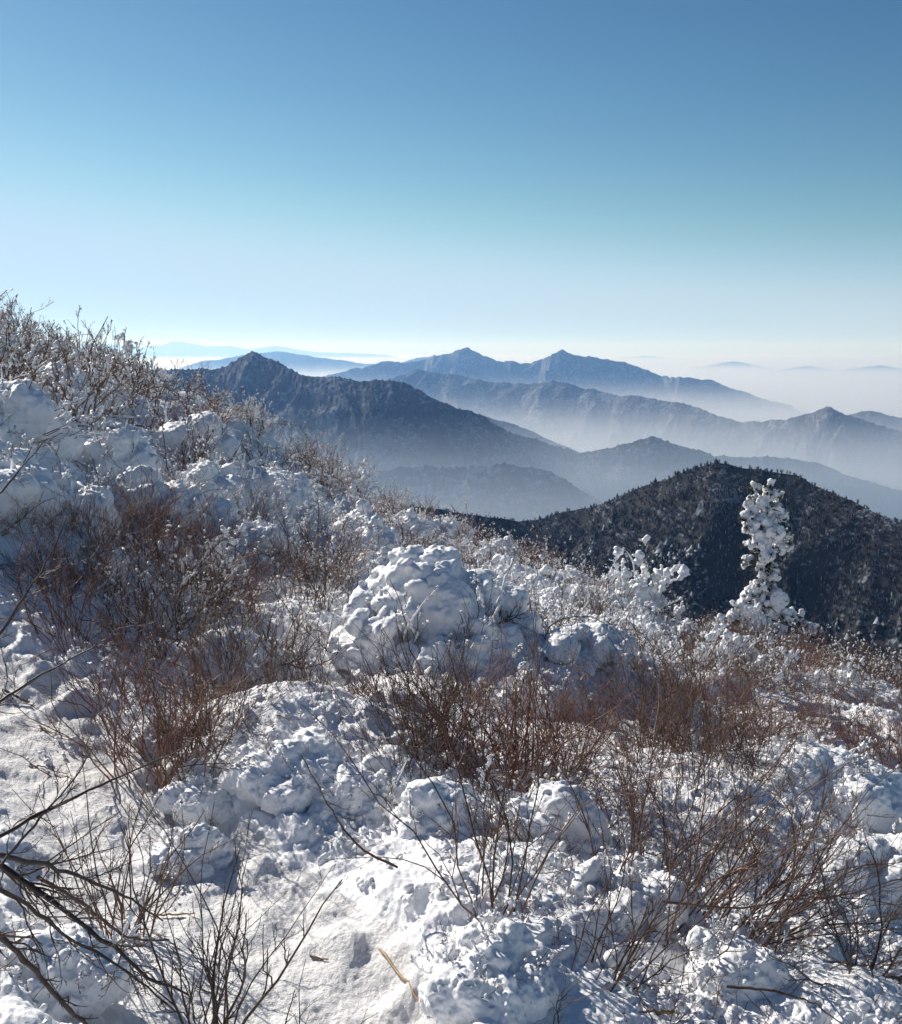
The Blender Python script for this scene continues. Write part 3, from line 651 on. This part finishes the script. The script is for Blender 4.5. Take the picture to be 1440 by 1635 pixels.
def scatter():
    W = ['bare', 'scrub', 'frost', 'laden', 'clumpy']; nv = dict(bare=7, scrub=5, frost=5, laden=8, clumpy=6)
    TONE = {'bare': ['brown', 'reddish', 'reddish', 'brown', 'brown', 'reddish', 'blackish'], 'scrub': ['brown', 'blackish', 'reddish', 'brown', 'reddish'], 'frost': ['white frosted']*5, 'laden': ['broad', 'broad', 'narrow', 'broad', 'flat', 'narrow', 'broad', 'narrow'], 'clumpy': ['open']*6}
    KIND = {'bare': 'thin bare shrub', 'scrub': 'dense leafless shrub', 'frost': 'shrub', 'laden': 'snow buried shrub', 'clumpy': 'snow lumped shrub'}
    pts = []; todo = []; cand = 0
    for cand in range(60000):
        x = PR.uniform(-22, 12); y = PR.uniform(3.5, 31)
        if abs(math.atan2(x, y)) > math.radians(30.5): continue
        z = float(base_h(x, y)); px, py = to_px(x, y, z+0.12)
        s_ = 0.518*x+0.856*y-14.6
        if s_ > 2.4: continue
        zn = next((k for k, q in enumerate(ZONES) if q[2][0] <= px < q[2][2] and q[2][1] <= py < q[2][3]), None)
        if zn is None: continue
        sp = ZONES[zn][4]*(0.85+0.02*math.hypot(x, y))
        if any((x-a)**2+(y-b)**2 < sp*sp for a, b in pts): continue
        if path_dist(np.array(x), np.array(y)) < 0.75: continue
        if any((x-a)**2+(y-b)**2 < r*r for a, b, r in KEEP): continue
        if zn in (7, 8, 9, 10, 11, 4) and float(n2(np.array([x/1.3]), np.array([y/1.3]), 55)[0]) < -0.12: continue
        pts.append((x, y)); kd = PR.choices(W, ZONES[zn][3])[0]
        v = PR.randrange(nv[kd]); todo.append((zn, TONE[kd][v]+' '+KIND[kd], 1 if s_ > -0.6 else 0, px, x, y, kd, v))
    from collections import Counter
    cnt = Counter(t[:3] for t in todo); seen = Counter()
    for t in sorted(todo):
        zn, kn, row, px, x, y, kd, v = t; seen[t[:3]] += 1; n = cnt[t[:3]]; k = seen[t[:3]]-1
        where = ZONES[zn][0 if row else 1]
        lab = kn+(', the only one, ' if n == 1 else ', '+ORD[k]+(' from left ' if k else ' ') if n <= 12 else ' ')+where
        grp = kn+'s '+where
        put(kd, v, x, y, PR.uniform(0, 6.28), PR.uniform(*ZONES[zn][5]), lab, grp, sink=0.03)
    print('scattered', len(todo), dict(cnt))
KEEP = []
# ------------------------------------------------------------------ shrubs one can point to
def hand(kind, var, px, py, s, label, rz=None, sz=None, keep=0.35, lean=0.0, sink=0.02):
    x, y = hit(px, py); KEEP.append((x, y, keep))
    return put(kind, var, x, y, PR.uniform(0, 6.28) if rz is None else rz, s, label, None, sink, sz, lean)
hand('bare', 2, 262, 1205, 0.95, 'thick clump of reddish upright stems beside the path on the left')
hand('bare', 0, 312, 1225, 0.9, 'dark based upright shrub just right of the reddish path side clump')
hand('bare', 5, 190, 1130, 0.7, 'low sprawling brown shrub at the inner bend of the path')
hand('bare', 3, 345, 1120, 0.8, 'loose brown shrub in the hollow behind the path side clump')
hand('bare', 4, 240, 1060, 0.9, 'upright brown shrub rising above the far bank of the path')
hand('bare', 1, 120, 1040, 0.85, 'spreading brown shrub where the path meets the left edge')
hand('bare', 0, 440, 1100, 0.7, 'thin brown shrub in bluish shade left of the great heap')
hand('bare', 6, 500, 1160, 0.62, 'few stemmed low shrub in the shaded dip below the great heap')
hand('bare', 2, 770, 1235, 1.0, 'dense reddish fan shaped shrub directly below the great heap', keep=0.5)
hand('bare', 0, 690, 1225, 0.85, 'left half companion of the dense reddish fan shrub below the heap')
hand('bare', 5, 850, 1250, 0.95, 'low wide reddish shrub leaning off the right side of the fan shrub')
hand('bare', 1, 905, 1215, 0.72, 'open brown shrub between the fan shrub and the right hand thicket')
hand('bare', 6, 655, 1275, 0.7, 'sparse long twigged shrub below the left edge of the fan shrub')
hand('bare', 3, 960, 1150, 0.6, 'small brown shrub on the bright slope above the right hand thicket')
hand('bare', 2, 1130, 1215, 1.0, 'dense brown shrub with fanned stems below the snow plastered fir', keep=0.45)
hand('bare', 0, 1060, 1195, 0.9, 'upright brown shrub at the left edge of the right hand thicket')
hand('bare', 4, 1205, 1200, 0.75, 'narrow upright brown shrub in the middle of the right hand thicket')
hand('bare', 1, 1290, 1185, 0.7, 'spreading shrub at the back of the right hand thicket')
hand('bare', 5, 1385, 1270, 0.75, 'dark tangled shrub in shade at the right edge')
hand('bare', 2, 1425, 1235, 0.8, 'dark dense shrub standing furthest to the right edge')
hand('bare', 3, 1340, 1130, 0.65, 'loose reddish shrub below the right crest')
hand('bare', 6, 1110, 1290, 0.7, 'pale stemmed thin shrub below the right hand thicket')
hand('bare', 1, 1010, 1330, 0.6, 'small open shrub on the white bank left of the leaning thicket')
hand('laden', 4, 330, 1255, 0.42, 'small snow heap around the foot of the reddish path side clump')
hand('laden', 1, 470, 1265, 0.5, 'rounded snow heap with an undercut edge in the lower middle left')
hand('laden', 3, 590, 1285, 0.42, 'long snow heap shading the path below the dip')
hand('laden', 0, 300, 1330, 0.35, 'low lump of snow on the right bank of the path')
hand('laden', 6, 860, 1120, 0.45, 'smooth white heap at the lower right of the great heap')
hand('laden', 2, 925, 1010, 0.75, 'tall knobbly white shrub right of the great heap')
hand('laden', 5, 575, 855, 1.0, 'tall snow heaped shrub on the slope above the great heap')
hand('laden', 7, 700, 1330, 0.5, 'round lump of snow in front of the fan shrub')
hand('laden', 0, 880, 1350, 0.5, 'broad lump of snow right of the sparse tall shrub')
hand('laden', 4, 1000, 1440, 0.45, 'flat snow lump at the foot of the leaning thicket')
hand('laden', 1, 1330, 1330, 0.6, 'large smooth snow heap near the right edge')
hand('laden', 3, 1400, 1420, 0.5, 'scalloped snow heap below the large smooth one at the right edge')
hand('laden', 6, 780, 1590, 0.33, 'low snow hump at the bottom beside the tan stick')
hand('laden', 2, 1180, 1560, 0.36, 'pointed snow hump at the bottom right')
hand('laden', 7, 90, 1560, 0.42, 'round snow hump under the fallen boughs')
hand('clumpy', 0, 1035, 990, 1.25, 'open shrub capped with a white crust of snow before the wooded hill', keep=0.6)
hand('clumpy', 2, 1290, 1066, 0.85, 'low snow lumped shrub at the right foot of the plastered fir')
hand('laden', 5, 1015, 985, 0.85, 'white capped narrow shrub on the slope edge left of the plastered fir')
hand('clumpy', 3, 365, 925, 0.8, 'shrub holding a ring shaped arch of snow in the brown thicket')
hand('clumpy', 4, 800, 985, 0.7, 'shrub with dark bared twigs on the right shoulder of the great heap')

# custom shrubs of their own shape
def custom(name, label, px, py, lines, m, extra=None, sides=(6, 4, 3, 3), cat='shrub', keep=0.3, sink=0.0):
    x, y = hit(px, py); z = float(ground_h(np.array([x]), np.array([y]))[0]); KEEP.append((x, y, keep))
    r = thing(name, label, cat, (x, y, z-sink)); obj('twigs', twigs_with_snow(lines, m, extra) if extra else lines_mesh('twigs', lines, m, sides), r)
    return r
rng = np.random.default_rng(301)
custom('bare_shrub', 'tall open shrub with dark stems rising from the bottom left beside the path', 325, 1588, shrub_lines(rng, 17, 0.72, 0.30, 0.05, 0.0040, 6, 4, lean=(0.12, 0.0)), M_DARK)
rng = np.random.default_rng(302)
custom('bare_shrub', 'cluster of straight reddish stems between the path and the fallen boughs', 195, 1440, shrub_lines(rng, 22, 0.62, 0.22, 0.07, 0.0030, 5, 4), M_TWIG)
rng = np.random.default_rng(303)
custom('bare_shrub', 'sparse tall shrub with a few long stems in the lower middle', 785, 1500, shrub_lines(rng, 13, 0.95, 0.24, 0.08, 0.0027, 7, 5, wig=0.2), M_TWIG)
rng = np.random.default_rng(304)
custom('bare_shrub', 'big thicket leaning to the upper right in the lower right', 1080, 1465, shrub_lines(rng, 56, 0.85, 0.40, 0.26, 0.0030, 7, 5, lean=(0.6, 0.1), wig=0.2), M_TWIG, keep=0.4)
rng = np.random.default_rng(305)
custom('bare_shrub', 'low shrub with stems arching flat toward the right edge', 1170, 1500, shrub_lines(rng, 34, 0.85, 0.34, 0.16, 0.0032, 7, 5, lean=(1.7, 0.0), wig=0.2), M_TWIG, keep=0.4)
rng = np.random.default_rng(306)
custom('bare_shrub', 'leaning stems fanning up from the lower middle right', 950, 1560, shrub_lines(rng, 16, 0.62, 0.30, 0.10, 0.0030, 6, 4, lean=(0.5, 0.0)), M_TWIG)
rng = np.random.default_rng(307)
custom('bare_shrub', 'upright thin shrub in the bottom right corner', 1370, 1600, shrub_lines(rng, 12, 0.6, 0.35, 0.06, 0.0030, 6, 4), M_DARK)
rng = np.random.default_rng(308)
custom('bare_shrub', 'small twiggy shrub at the very bottom just right of the path', 460, 1632, shrub_lines(rng, 5, 0.34, 0.5, 0.05, 0.0035, 3, 2, lean=(0.5, 0.1)), M_DARK)
rng = np.random.default_rng(309)
custom('bare_sapling', 'bare forked sapling standing out against the mist on the middle crest', 820, 897, shrub_lines(rng, 5, 0.85, 0.35, 0.04, 0.012, 5, 3), M_DARK, cat='sapling')
rng = np.random.default_rng(310)
ln = shrub_lines(rng, 4, 1.1, 0.4, 0.04, 0.014, 7, 5)
custom('frosted_sapling', 'round crowned frosted sapling on the skyline left of the pyramid peak', 228, 640, ln, M_FROST, sleeves(ln, rng, 0.7, 0.02, (0, 1, 2), 5), cat='sapling')

# ------------------------------------------------------------------ the great heap
x, y = hit(700, 1085)
KEEP.append((x-0.05, y+0.55, 0.95))
rng = np.random.default_rng(400)
def heap(cx, cy, rx, ry, h, n, rmin, rmax, z0=0.0):
    th = rng.uniform(0, 2*math.pi, n); ph = np.arccos(rng.uniform(0.0, 1.0, n))
    l = 0.9+0.2*rng.uniform(0, 1, n)
    c = np.stack([cx+rx*np.sin(ph)*np.cos(th)*l*0.85, cy+ry*np.sin(ph)*np.sin(th)*l*0.85, z0+h*np.cos(ph)*l*0.85], 1)
    return c, rng.uniform(rmin, rmax, n)
zb = float(ground_h(np.array([x]), np.array([y+0.5]))[0])-0.08
gh = thing('snow_laden_shrub', 'great rounded heap of snow burying a bush in the centre of the slope', 'shrub', (x, y+0.45, zb))
parts = [heap(-0.12, 0.1, 0.48, 0.45, 0.76, 120, 0.045, 0.12), heap(0.26, 0.12, 0.36, 0.36, 0.60, 60, 0.04, 0.12), heap(-0.40, 0.0, 0.24, 0.3, 0.50, 36, 0.04, 0.11), heap(0.30, -0.30, 0.34, 0.28, 0.34, 36, 0.05, 0.12), heap(0.0, -0.38, 0.36, 0.24, 0.26, 50, 0.04, 0.09)]
c = np.vstack([p[0] for p in parts]); r = np.concatenate([p[1] for p in parts])
i = rng.integers(0, len(c), 150); d = rng.normal(0, 1, (150, 3)); d /= np.linalg.norm(d, axis=1, keepdims=True)
cs = c[i]+d*(r[i]*0.95)[:, None]; rs = rng.uniform(0.014, 0.034, 150)
cc = np.array([(-0.12,0.1,0.25),(0.28,0.12,0.18),(-0.4,0,0.12),(0.36,-0.28,0.05),(0,-0.35,0.0),(-0.1,0.1,0.42)]); rc = np.array([0.39,0.31,0.23,0.26,0.24,0.31])
V, T = balls(np.vstack([c, cs, cc]), np.concatenate([r, rs, rc]), rng)
obj('snow_load', fuse('snow_load', V, T, 0.0115, M_LOAD, ((3.0, 0.075), (9, 0.030), (40, 0.010)), 5), gh)
ln = shrub_lines(rng, 44, 0.92, 0.8, 0.34, 0.0042, 7, 5, wig=0.2)
obj('twigs', twigs_with_snow(ln, M_DARK, sleeves(ln, rng, 0.6, 0.0085, (0, 1, 2), 7)), gh)
ln = shrub_lines(rng, 26, 0.26, 1.0, 0.12, 0.0024, 6, 4, wig=0.3)
ln = [(P+np.array([0.33, -0.20, 0.38]), R) for P, R in ln]
obj('bared_twigs', lines_mesh('bared_twigs', ln, M_DARK), gh)

# ------------------------------------------------------------------ snow plastered fir
def fir():
    D = 15.2; b = at_dist(1215, 1030, D); bx, by = b[0], b[1]; zg = float(ground_h(np.array([bx]), np.array([by]))[0])-0.05
    KEEP.append((bx, by, 0.45)); rng = np.random.default_rng(500)
    t = thing('snow_plastered_fir', 'young fir plastered all over with snow standing on the right crest', 'tree', (bx, by, zg))
    def q(px, py): p = at_dist(px, py, D); return p[0]-bx, p[2]-zg
    C_ = []; R_ = []
    def add(px, py, r, n, sp, small=0):
        cx, cz = q(px, py)
        for _ in range(int(n*2.4)): C_.append((cx+rng.normal(0, sp*0.85), rng.normal(0, sp*0.8), cz+rng.normal(0, sp*0.85))); R_.append(r*rng.uniform(0.3, 0.9))
    for px, py, r, n, sp in ((1203,772,.055,3,.03),(1229,772,.055,3,.03),(1205,790,.06,4,.04),(1200,800,.07,5,.05),(1232,790,.07,5,.05),(1248,790,.05,3,.04),(1215,805,.08,6,.07),(1240,812,.08,6,.06),
          (1186,820,.06,4,.04),(1200,830,.09,6,.08),(1228,832,.10,8,.09),(1252,826,.06,5,.05),(1196,845,.07,5,.06),(1215,855,.10,7,.09),(1240,855,.09,7,.08),(1262,862,.05,5,.04),(1198,868,.06,5,.05),(1222,875,.09,6,.08),(1250,874,.07,5,.05),
          (1264,872,.055,4,.04),(1193,893,.06,5,.035),(1188,899,.045,3,.03),(1222,890,.08,5,.06),(1216,905,.08,5,.06),(1236,905,.06,5,.05),(1222,920,.08,5,.06),(1240,922,.06,4,.04),
          (1215,938,.10,7,.08),(1235,942,.07,5,.06),(1200,952,.10,8,.10),(1225,960,.11,9,.10),(1150,1008,.07,8,.10),(1290,1000,.06,6,.08),(1305,1012,.06,6,.06),(1275,992,.06,6,.07),(1160,1020,.08,8,.1),(1200,1030,.1,8,.12),(1250,1025,.08,8,.1),(1190,965,.09,7,.09),(1175,972,.08,6,.08),(1210,978,.13,9,.12),(1240,972,.07,6,.08),(1160,985,.06,6,.06),(1195,990,.13,9,.13),(1150,995,.05,5,.05),(1230,990,.09,8,.10),(1255,985,.06,5,.08),(1180,1000,.10,8,.1),(1215,1010,.12,9,.13),(1245,1005,.08,7,.1)):
        add(px, py, r*(0.95 if 885 < py < 945 else 1.0), n+(3 if 885 < py < 945 else 0), sp*(0.62 if 885 < py < 945 else 1.0))
    c = np.array(C_); r = np.array(R_); m_ = 1100; i = rng.integers(0, len(c), m_); d = rng.normal(0, 1, (m_, 3)); d /= np.linalg.norm(d, axis=1, keepdims=True)
    cs = c[i]+d*(r[i]*1.0)[:, None]; rs = rng.uniform(0.010, 0.026, m_)
    V, T = balls(np.vstack([c, cs]), np.concatenate([r, rs]), rng, 1.15, 0.4, 1.4)
    obj('snow_load', fuse('snow_load', V, T, 0.0105, M_LOAD, ((10, 0.035), (24, 0.020), (70, 0.006)), 9), t)
    H = q(1215, 775)[1]
    P = np.array([[[0, 0, -0.05], [0.01, 0, H*0.3], [0.0, 0.01, H*0.65], [0.02, 0, H*0.97]]]); R = np.array([[0.05, 0.042, 0.028, 0.01]])
    V, Q = tubes(P, R, 8); obj('trunk', mesh('trunk', V, Q, mats=[M_DARK]), t)
    # needle tufts that stick out between the lumps
    k = 650; i = rng.integers(0, len(c), k); d = rng.normal(0, 1, (k, 3)); d[:, 2] *= 0.4; d /= np.linalg.norm(d, axis=1, keepdims=True)
    p = c[i]+d*(r[i]*1.0)[:, None]
    nn = 14; pi = np.repeat(p, nn, 0); dd = np.repeat(d, nn, 0)+rng.normal(0, 0.55, (k*nn, 3)); L = rng.uniform(0.04, 0.10, k*nn)
    G = grow(pi, dd, L, 3, rng, 0.1, 0.0); V, Q = tubes(G, np.full((k*nn, 3), 0.0032)*np.array([1, 1, .4]), 3)
    obj('needles', mesh('needles', V, Q, mats=[M_NEEDLE]), t)
    # boughs
    k = 26; zz = rng.uniform(0.12, 0.9, k)*H; a = rng.uniform(0, 6.28, k); G = grow(np.stack([0*zz, 0*zz, zz], 1), np.stack([np.cos(a), np.sin(a), 0*a-0.1], 1), np.where(zz < 0.35*H, 0.6, 0.33)*rng.uniform(.7, 1, k), 6, rng, 0.1, -0.03)
    V, Q = tubes(G, np.linspace(0.012, 0.004, 6)[None]*np.ones((k, 1)), 4); obj('boughs', mesh('boughs', V, Q, mats=[M_DARK]), t)
fir()

# ------------------------------------------------------------------ boughs and sticks of the foreground
def bough(name, label, pts, r0, r1, m, per=(7, 4), seed=0, lf=0.45, cat='branch', frost=False, wig=0.18):
    """pts: (px, py, distance) of the main limb; side shoots grow from it"""
    rng = np.random.default_rng(seed); K = np.array([at_dist(a, b, d) for a, b, d in pts])
    s = np.concatenate([[0], np.cumsum(np.linalg.norm(np.diff(K, axis=0), axis=1))]); k = 22; u = np.linspace(0, s[-1], k)
    P = np.stack([np.interp(u, s, K[:, i]) for i in range(3)], 1)
    for _ in range(2): P[1:-1] = (P[:-2]+2*P[1:-1]+P[2:])/4
    P[1:-1] += rng.normal(0, s[-1]*0.0035, (k-2, 3))
    o_ = K[0].copy(); P = (P-o_)[None]; r0 *= 0.8; r1 *= 0.8; R = np.linspace(r0, r1, k)[None]*rng.uniform(0.88, 1.12, (1, k))
    lines = [(P, R)]; L = np.array([s[-1]])
    if per[0]:
        B, RB, LB = sprout(P, R, per[0], 0.6, lf, 9, rng, 0.12, wig, 0.03, L); lines.append((B, RB*0.6))
        if per[1]:
            T, RT, LT = sprout(B, RB*0.6, per[1], 0.65, 0.45, 5, rng, 0.15, 0.2, 0.03, LB); lines.append((T, RT))
            T2, RT2, _ = sprout(T, RT, 2, 0.65, 0.5, 4, rng, 0.2, 0.2, 0.02, LT); lines.append((T2, RT2))
    t = thing(name, label, cat, tuple(o_)); mp = ['bough', 'twigs']
    V, Q = tubes(P, R, 8); obj('bough', mesh('bough', V, Q, mats=[m]), t)
    if len(lines) > 1: obj('twigs', lines_mesh('twigs', lines[1:], m, (5, 4, 3)), t)
    return t
D_ = M_DARK
bough('fallen_bough', 'thick dark bough lying across the bottom left corner from the left edge', [(-120,1290,2.3),(0,1378,2.2),(80,1435,2.15),(160,1500,2.12),(235,1560,2.1),(300,1588,2.1)], 0.011, 0.003, D_, (22, 7), 601, 0.36)
bough('fallen_bough', 'long curved bough arching over the thick one toward the path side stems', [(-80,1372,2.0),(0,1368,2.05),(60,1375,2.1),(130,1400,2.15),(200,1430,2.2),(260,1470,2.25)], 0.008, 0.002, D_, (15, 6), 602, 0.35)
bough('fallen_bough', 'bare bough running down to the bottom edge in the left corner', [(-60,1460,1.9),(0,1492,1.95),(50,1545,1.95),(90,1590,1.95),(140,1640,1.95)], 0.008, 0.005, D_, (12, 6), 603, 0.4)
bough('fallen_bough', 'pale weathered bough under the dark tangle ending by the tall open shrub', [(60,1400,2.35),(130,1440,2.35),(190,1490,2.35),(220,1502,2.36),(270,1500,2.38)], 0.006, 0.003, M_TWIG, (5, 3), 604, 0.4)
bough('fallen_bough', 'fine branched bough low in the tangle of the bottom left corner', [(-60,1395,1.9),(40,1440,1.95),(120,1505,2.0),(190,1540,2.0),(280,1615,2.0)], 0.006, 0.002, D_, (18, 6), 605, 0.4)
bough('overhanging_branch', 'branch reaching in from the left edge over the path with its tip near the clump', [(-90,1385,1.7),(0,1335,1.75),(60,1300,1.8),(130,1268,1.85),(210,1232,1.9),(300,1190,1.95)], 0.0055, 0.0015, D_, (7, 4), 606, 0.42)
bough('overhanging_branch', 'steeper branch crossing the path above the one beside it', [(-60,1440,1.75),(20,1360,1.8),(70,1300,1.8),(120,1240,1.85),(150,1190,1.9)], 0.004, 0.0012, D_, (7, 4), 607, 0.5)
bough('overhanging_branch', 'branch with fine shoots entering the left edge beside the thicket', [(-60,1180,2.4),(0,1120,2.4),(50,1085,2.45),(100,1060,2.5),(170,1020,2.5)], 0.006, 0.0015, D_, (8, 5), 608, 0.5)
bough('overhanging_branch', 'branch rising from the left edge against the shaded white heaps', [(-60,1060,2.7),(0,1015,2.7),(40,950,2.7),(80,890,2.75),(105,830,2.8)], 0.006, 0.0015, D_, (8, 5), 609, 0.45)
bough('overhanging_branch', 'slender branch high on the left edge under the skyline', [(-60,820,3.2),(0,790,3.2),(40,740,3.2),(75,700,3.2)], 0.005, 0.0015, D_, (6, 4), 610, 0.45)
bough('fallen_bough', 'broken bough jutting over the shaded dip in the lower middle', [(480,1205,2.9),(510,1260,2.9),(545,1320,2.9),(580,1360,2.85),(635,1385,2.8)], 0.002, 0.005, M_TWIG, (10, 5), 611, 0.35)
bough('fallen_bough', 'bare arched bough over the snow lumps at the right', [(1060,1440,2.6),(1180,1452,2.7),(1260,1435,2.8),(1340,1430,2.85),(1460,1450,2.9)], 0.0045, 0.0015, M_TWIG, (20, 6), 612, 0.3)
bough('fallen_bough', 'low twiggy bough in the bottom right half', [(1160,1575,2.4),(1230,1580,2.4),(1300,1600,2.4),(1350,1640,2.35)], 0.005, 0.002, D_, (6, 3), 613, 0.4)
bough('fallen_bough', 'arched dark twig right of the great heap', [(870,1020,5.9),(880,995,5.9),(905,985,5.9),(950,985,5.9),(985,1010,5.9)], 0.007, 0.002, D_, (8, 4), 614, 0.3)
bough('overhanging_branch', 'long bent stem hanging in front of the great heap', [(770,1180,5.0),(690,1100,5.0),(655,1040,5.0),(645,980,5.0),(622,925,5.0)], 0.006, 0.002, D_, (4, 2), 615, 0.2)
def lie(name, label, pts, r0, r1, m, seed, cat='stick', per=(0, 0)):
    """a stick lying on the snow"""
    rng = np.random.default_rng(seed); g = [hit(a, b) for a, b in pts]; s = np.linspace(0, 1, 14); t = np.linspace(0, 1, len(g))
    xx = np.interp(s, t, [a[0] for a in g]); yy = np.interp(s, t, [a[1] for a in g]); zz = ground_h(xx, yy)
    zz = np.maximum(zz, np.interp(s, [0, .5, 1], [zz[0], zz[7], zz[-1]]))+r0+0.004; zz[1:-1] = np.maximum(zz[1:-1], (zz[:-2]+zz[2:])/2)
    P = np.stack([xx, yy, zz], 1)+rng.normal(0, 0.0015, (14, 3)); o_ = P[0].copy()
    V, Q = tubes((P-o_)[None], np.linspace(r0, r1, 14)[None]*rng.uniform(.85, 1.15, (1, 14)), 7)
    o = obj(name, mesh(name, V, Q, mats=[m])); o.location = o_; return tag(o, label, cat)
lie('stick', 'long tan stick lying from the path edge toward the bottom', [(605,1495),(640,1535),(665,1575),(690,1598),(722,1630)], 0.0045, 0.0025, M_TAN, 1)
lie('stick', 'pale cut stick lying flat at the bottom right of the middle', [(990,1606),(1035,1600),(1078,1598)], 0.007, 0.005, M_TAN, 2)
lie('stick', 'tan twig on the white path near the left edge', [(60,1122),(95,1145)], 0.004, 0.002, M_TAN, 3)
lie('stick', 'thin tan twig on the path left of the reddish clump', [(45,1180),(105,1195)], 0.003, 0.0015, M_TAN, 4)
lie('stick', 'dark stick half sunk in the path at the left edge', [(2,1065),(45,1085)], 0.007, 0.004, M_TWIG, 5)
lie('stick', 'tan twig across the path beside the tall open shrub', [(240,1408),(310,1415)], 0.004, 0.002, M_TAN, 6)
lie('stick', 'short brown twig in the streaked shade at the path edge', [(495,1475),(522,1492)], 0.004, 0.002, M_TWIG, 7)
lie('stick', 'short dark stick poking out at the right edge of the bottom', [(1410,1605),(1450,1600)], 0.008, 0.006, M_TWIG, 8)
scatter()

# ------------------------------------------------------------------ countless twig ends poking through the snow
def twig_ends():
    rng = np.random.default_rng(900); n = 6000
    az = rng.uniform(-0.5, 0.5, n); r = np.exp(rng.uniform(math.log(2.0), math.log(21), n)); x = r*np.sin(az); y = r*np.cos(az)
    k = (path_dist(x, y) > 0.62) & (0.518*x+0.856*y-14.6 < 1.5) & (n2(x/0.8, y/0.8, 71)+0.6*n2(x/0.25, y/0.25, 72) > -0.05)
    x, y, r = x[k], y[k], r[k]; z = ground_h(x, y)-0.03; n = len(x)
    d = rng.normal(0, 0.55, (n, 3)); d[:, 2] = np.abs(d[:, 2])+0.35
    L = rng.uniform(0.07, 0.30, n)*(0.8+0.03*r)
    P = grow(np.stack([x, y, z], 1), d, L, 6, rng, 0.28, 0.0); R = ((0.0011+0.00016*r)*rng.uniform(0.7, 1.5, n))[:, None]*np.linspace(1, 0.45, 6)[None]
    B, RB, LB = sprout(P, R, 3, 0.7, 0.6, 4, rng, 0.15, 0.25, 0.02, L); T, RT, _ = sprout(B, RB, 2, 0.7, 0.5, 3, rng, 0.2, 0.2, 0.0, LB)
    o = obj('twig_ends', lines_mesh('twig_ends', [(P, R), (B, RB), (T, RT)], M_TWIG, (4, 3, 3)))
    o['kind'] = 'stuff'; o['label'] = 'countless thin brown twig ends poking through the snow'
twig_ends()

# ------------------------------------------------------------------ countless broken crumbs of snow fallen from the twigs
def crumbs():
    rng = np.random.default_rng(950); n = 16000
    az = rng.uniform(-0.5, 0.5, n); r = np.exp(rng.uniform(math.log(2.0), math.log(14), n)); x = r*np.sin(az); y = r*np.cos(az)
    dens = n2(x/0.7, y/0.7, 81)+0.7*n2(x/0.2, y/0.2, 82)
    k = np.where(path_dist(x, y) > 0.5, dens > 0.0, dens > 0.75); x, y, r = x[k], y[k], r[k]; n = len(x)
    rad = np.clip(rng.lognormal(math.log(0.0075), 0.55, n), 0.003, 0.026)*(0.75+0.07*r)
    e = 0.03; h0 = ground_h(x, y); gx = (ground_h(x+e, y)-h0)/e; gy = (ground_h(x, y+e)-h0)/e; nz = 1/np.sqrt(1+gx*gx+gy*gy)
    off = 0.012
    cen = np.stack([x-gx*nz*off, y-gy*nz*off, h0+nz*off], 1)
    V0, T0 = ICO1; A = np.linalg.qr(rng.normal(0, 1, (n, 3, 3)))[0]
    V = np.einsum('nij,nvj->nvi', A, V0[None]*(rad[:, None]*rng.uniform(0.5, 1.5, (n, 3)))[:, None, :])*rng.uniform(0.7, 1.3, (n, len(V0), 1)) + cen[:, None, :]
    T = (T0[None] + (np.arange(n)*len(V0))[:, None, None]).reshape(-1, 3)
    o = obj('snow_crumbs', mesh('snow_crumbs', V.reshape(-1, 3), tris=T, mats=[M_LOAD]))
    o['kind'] = 'stuff'; o['label'] = 'countless broken crumbs of snow scattered over the slope'
crumbs()
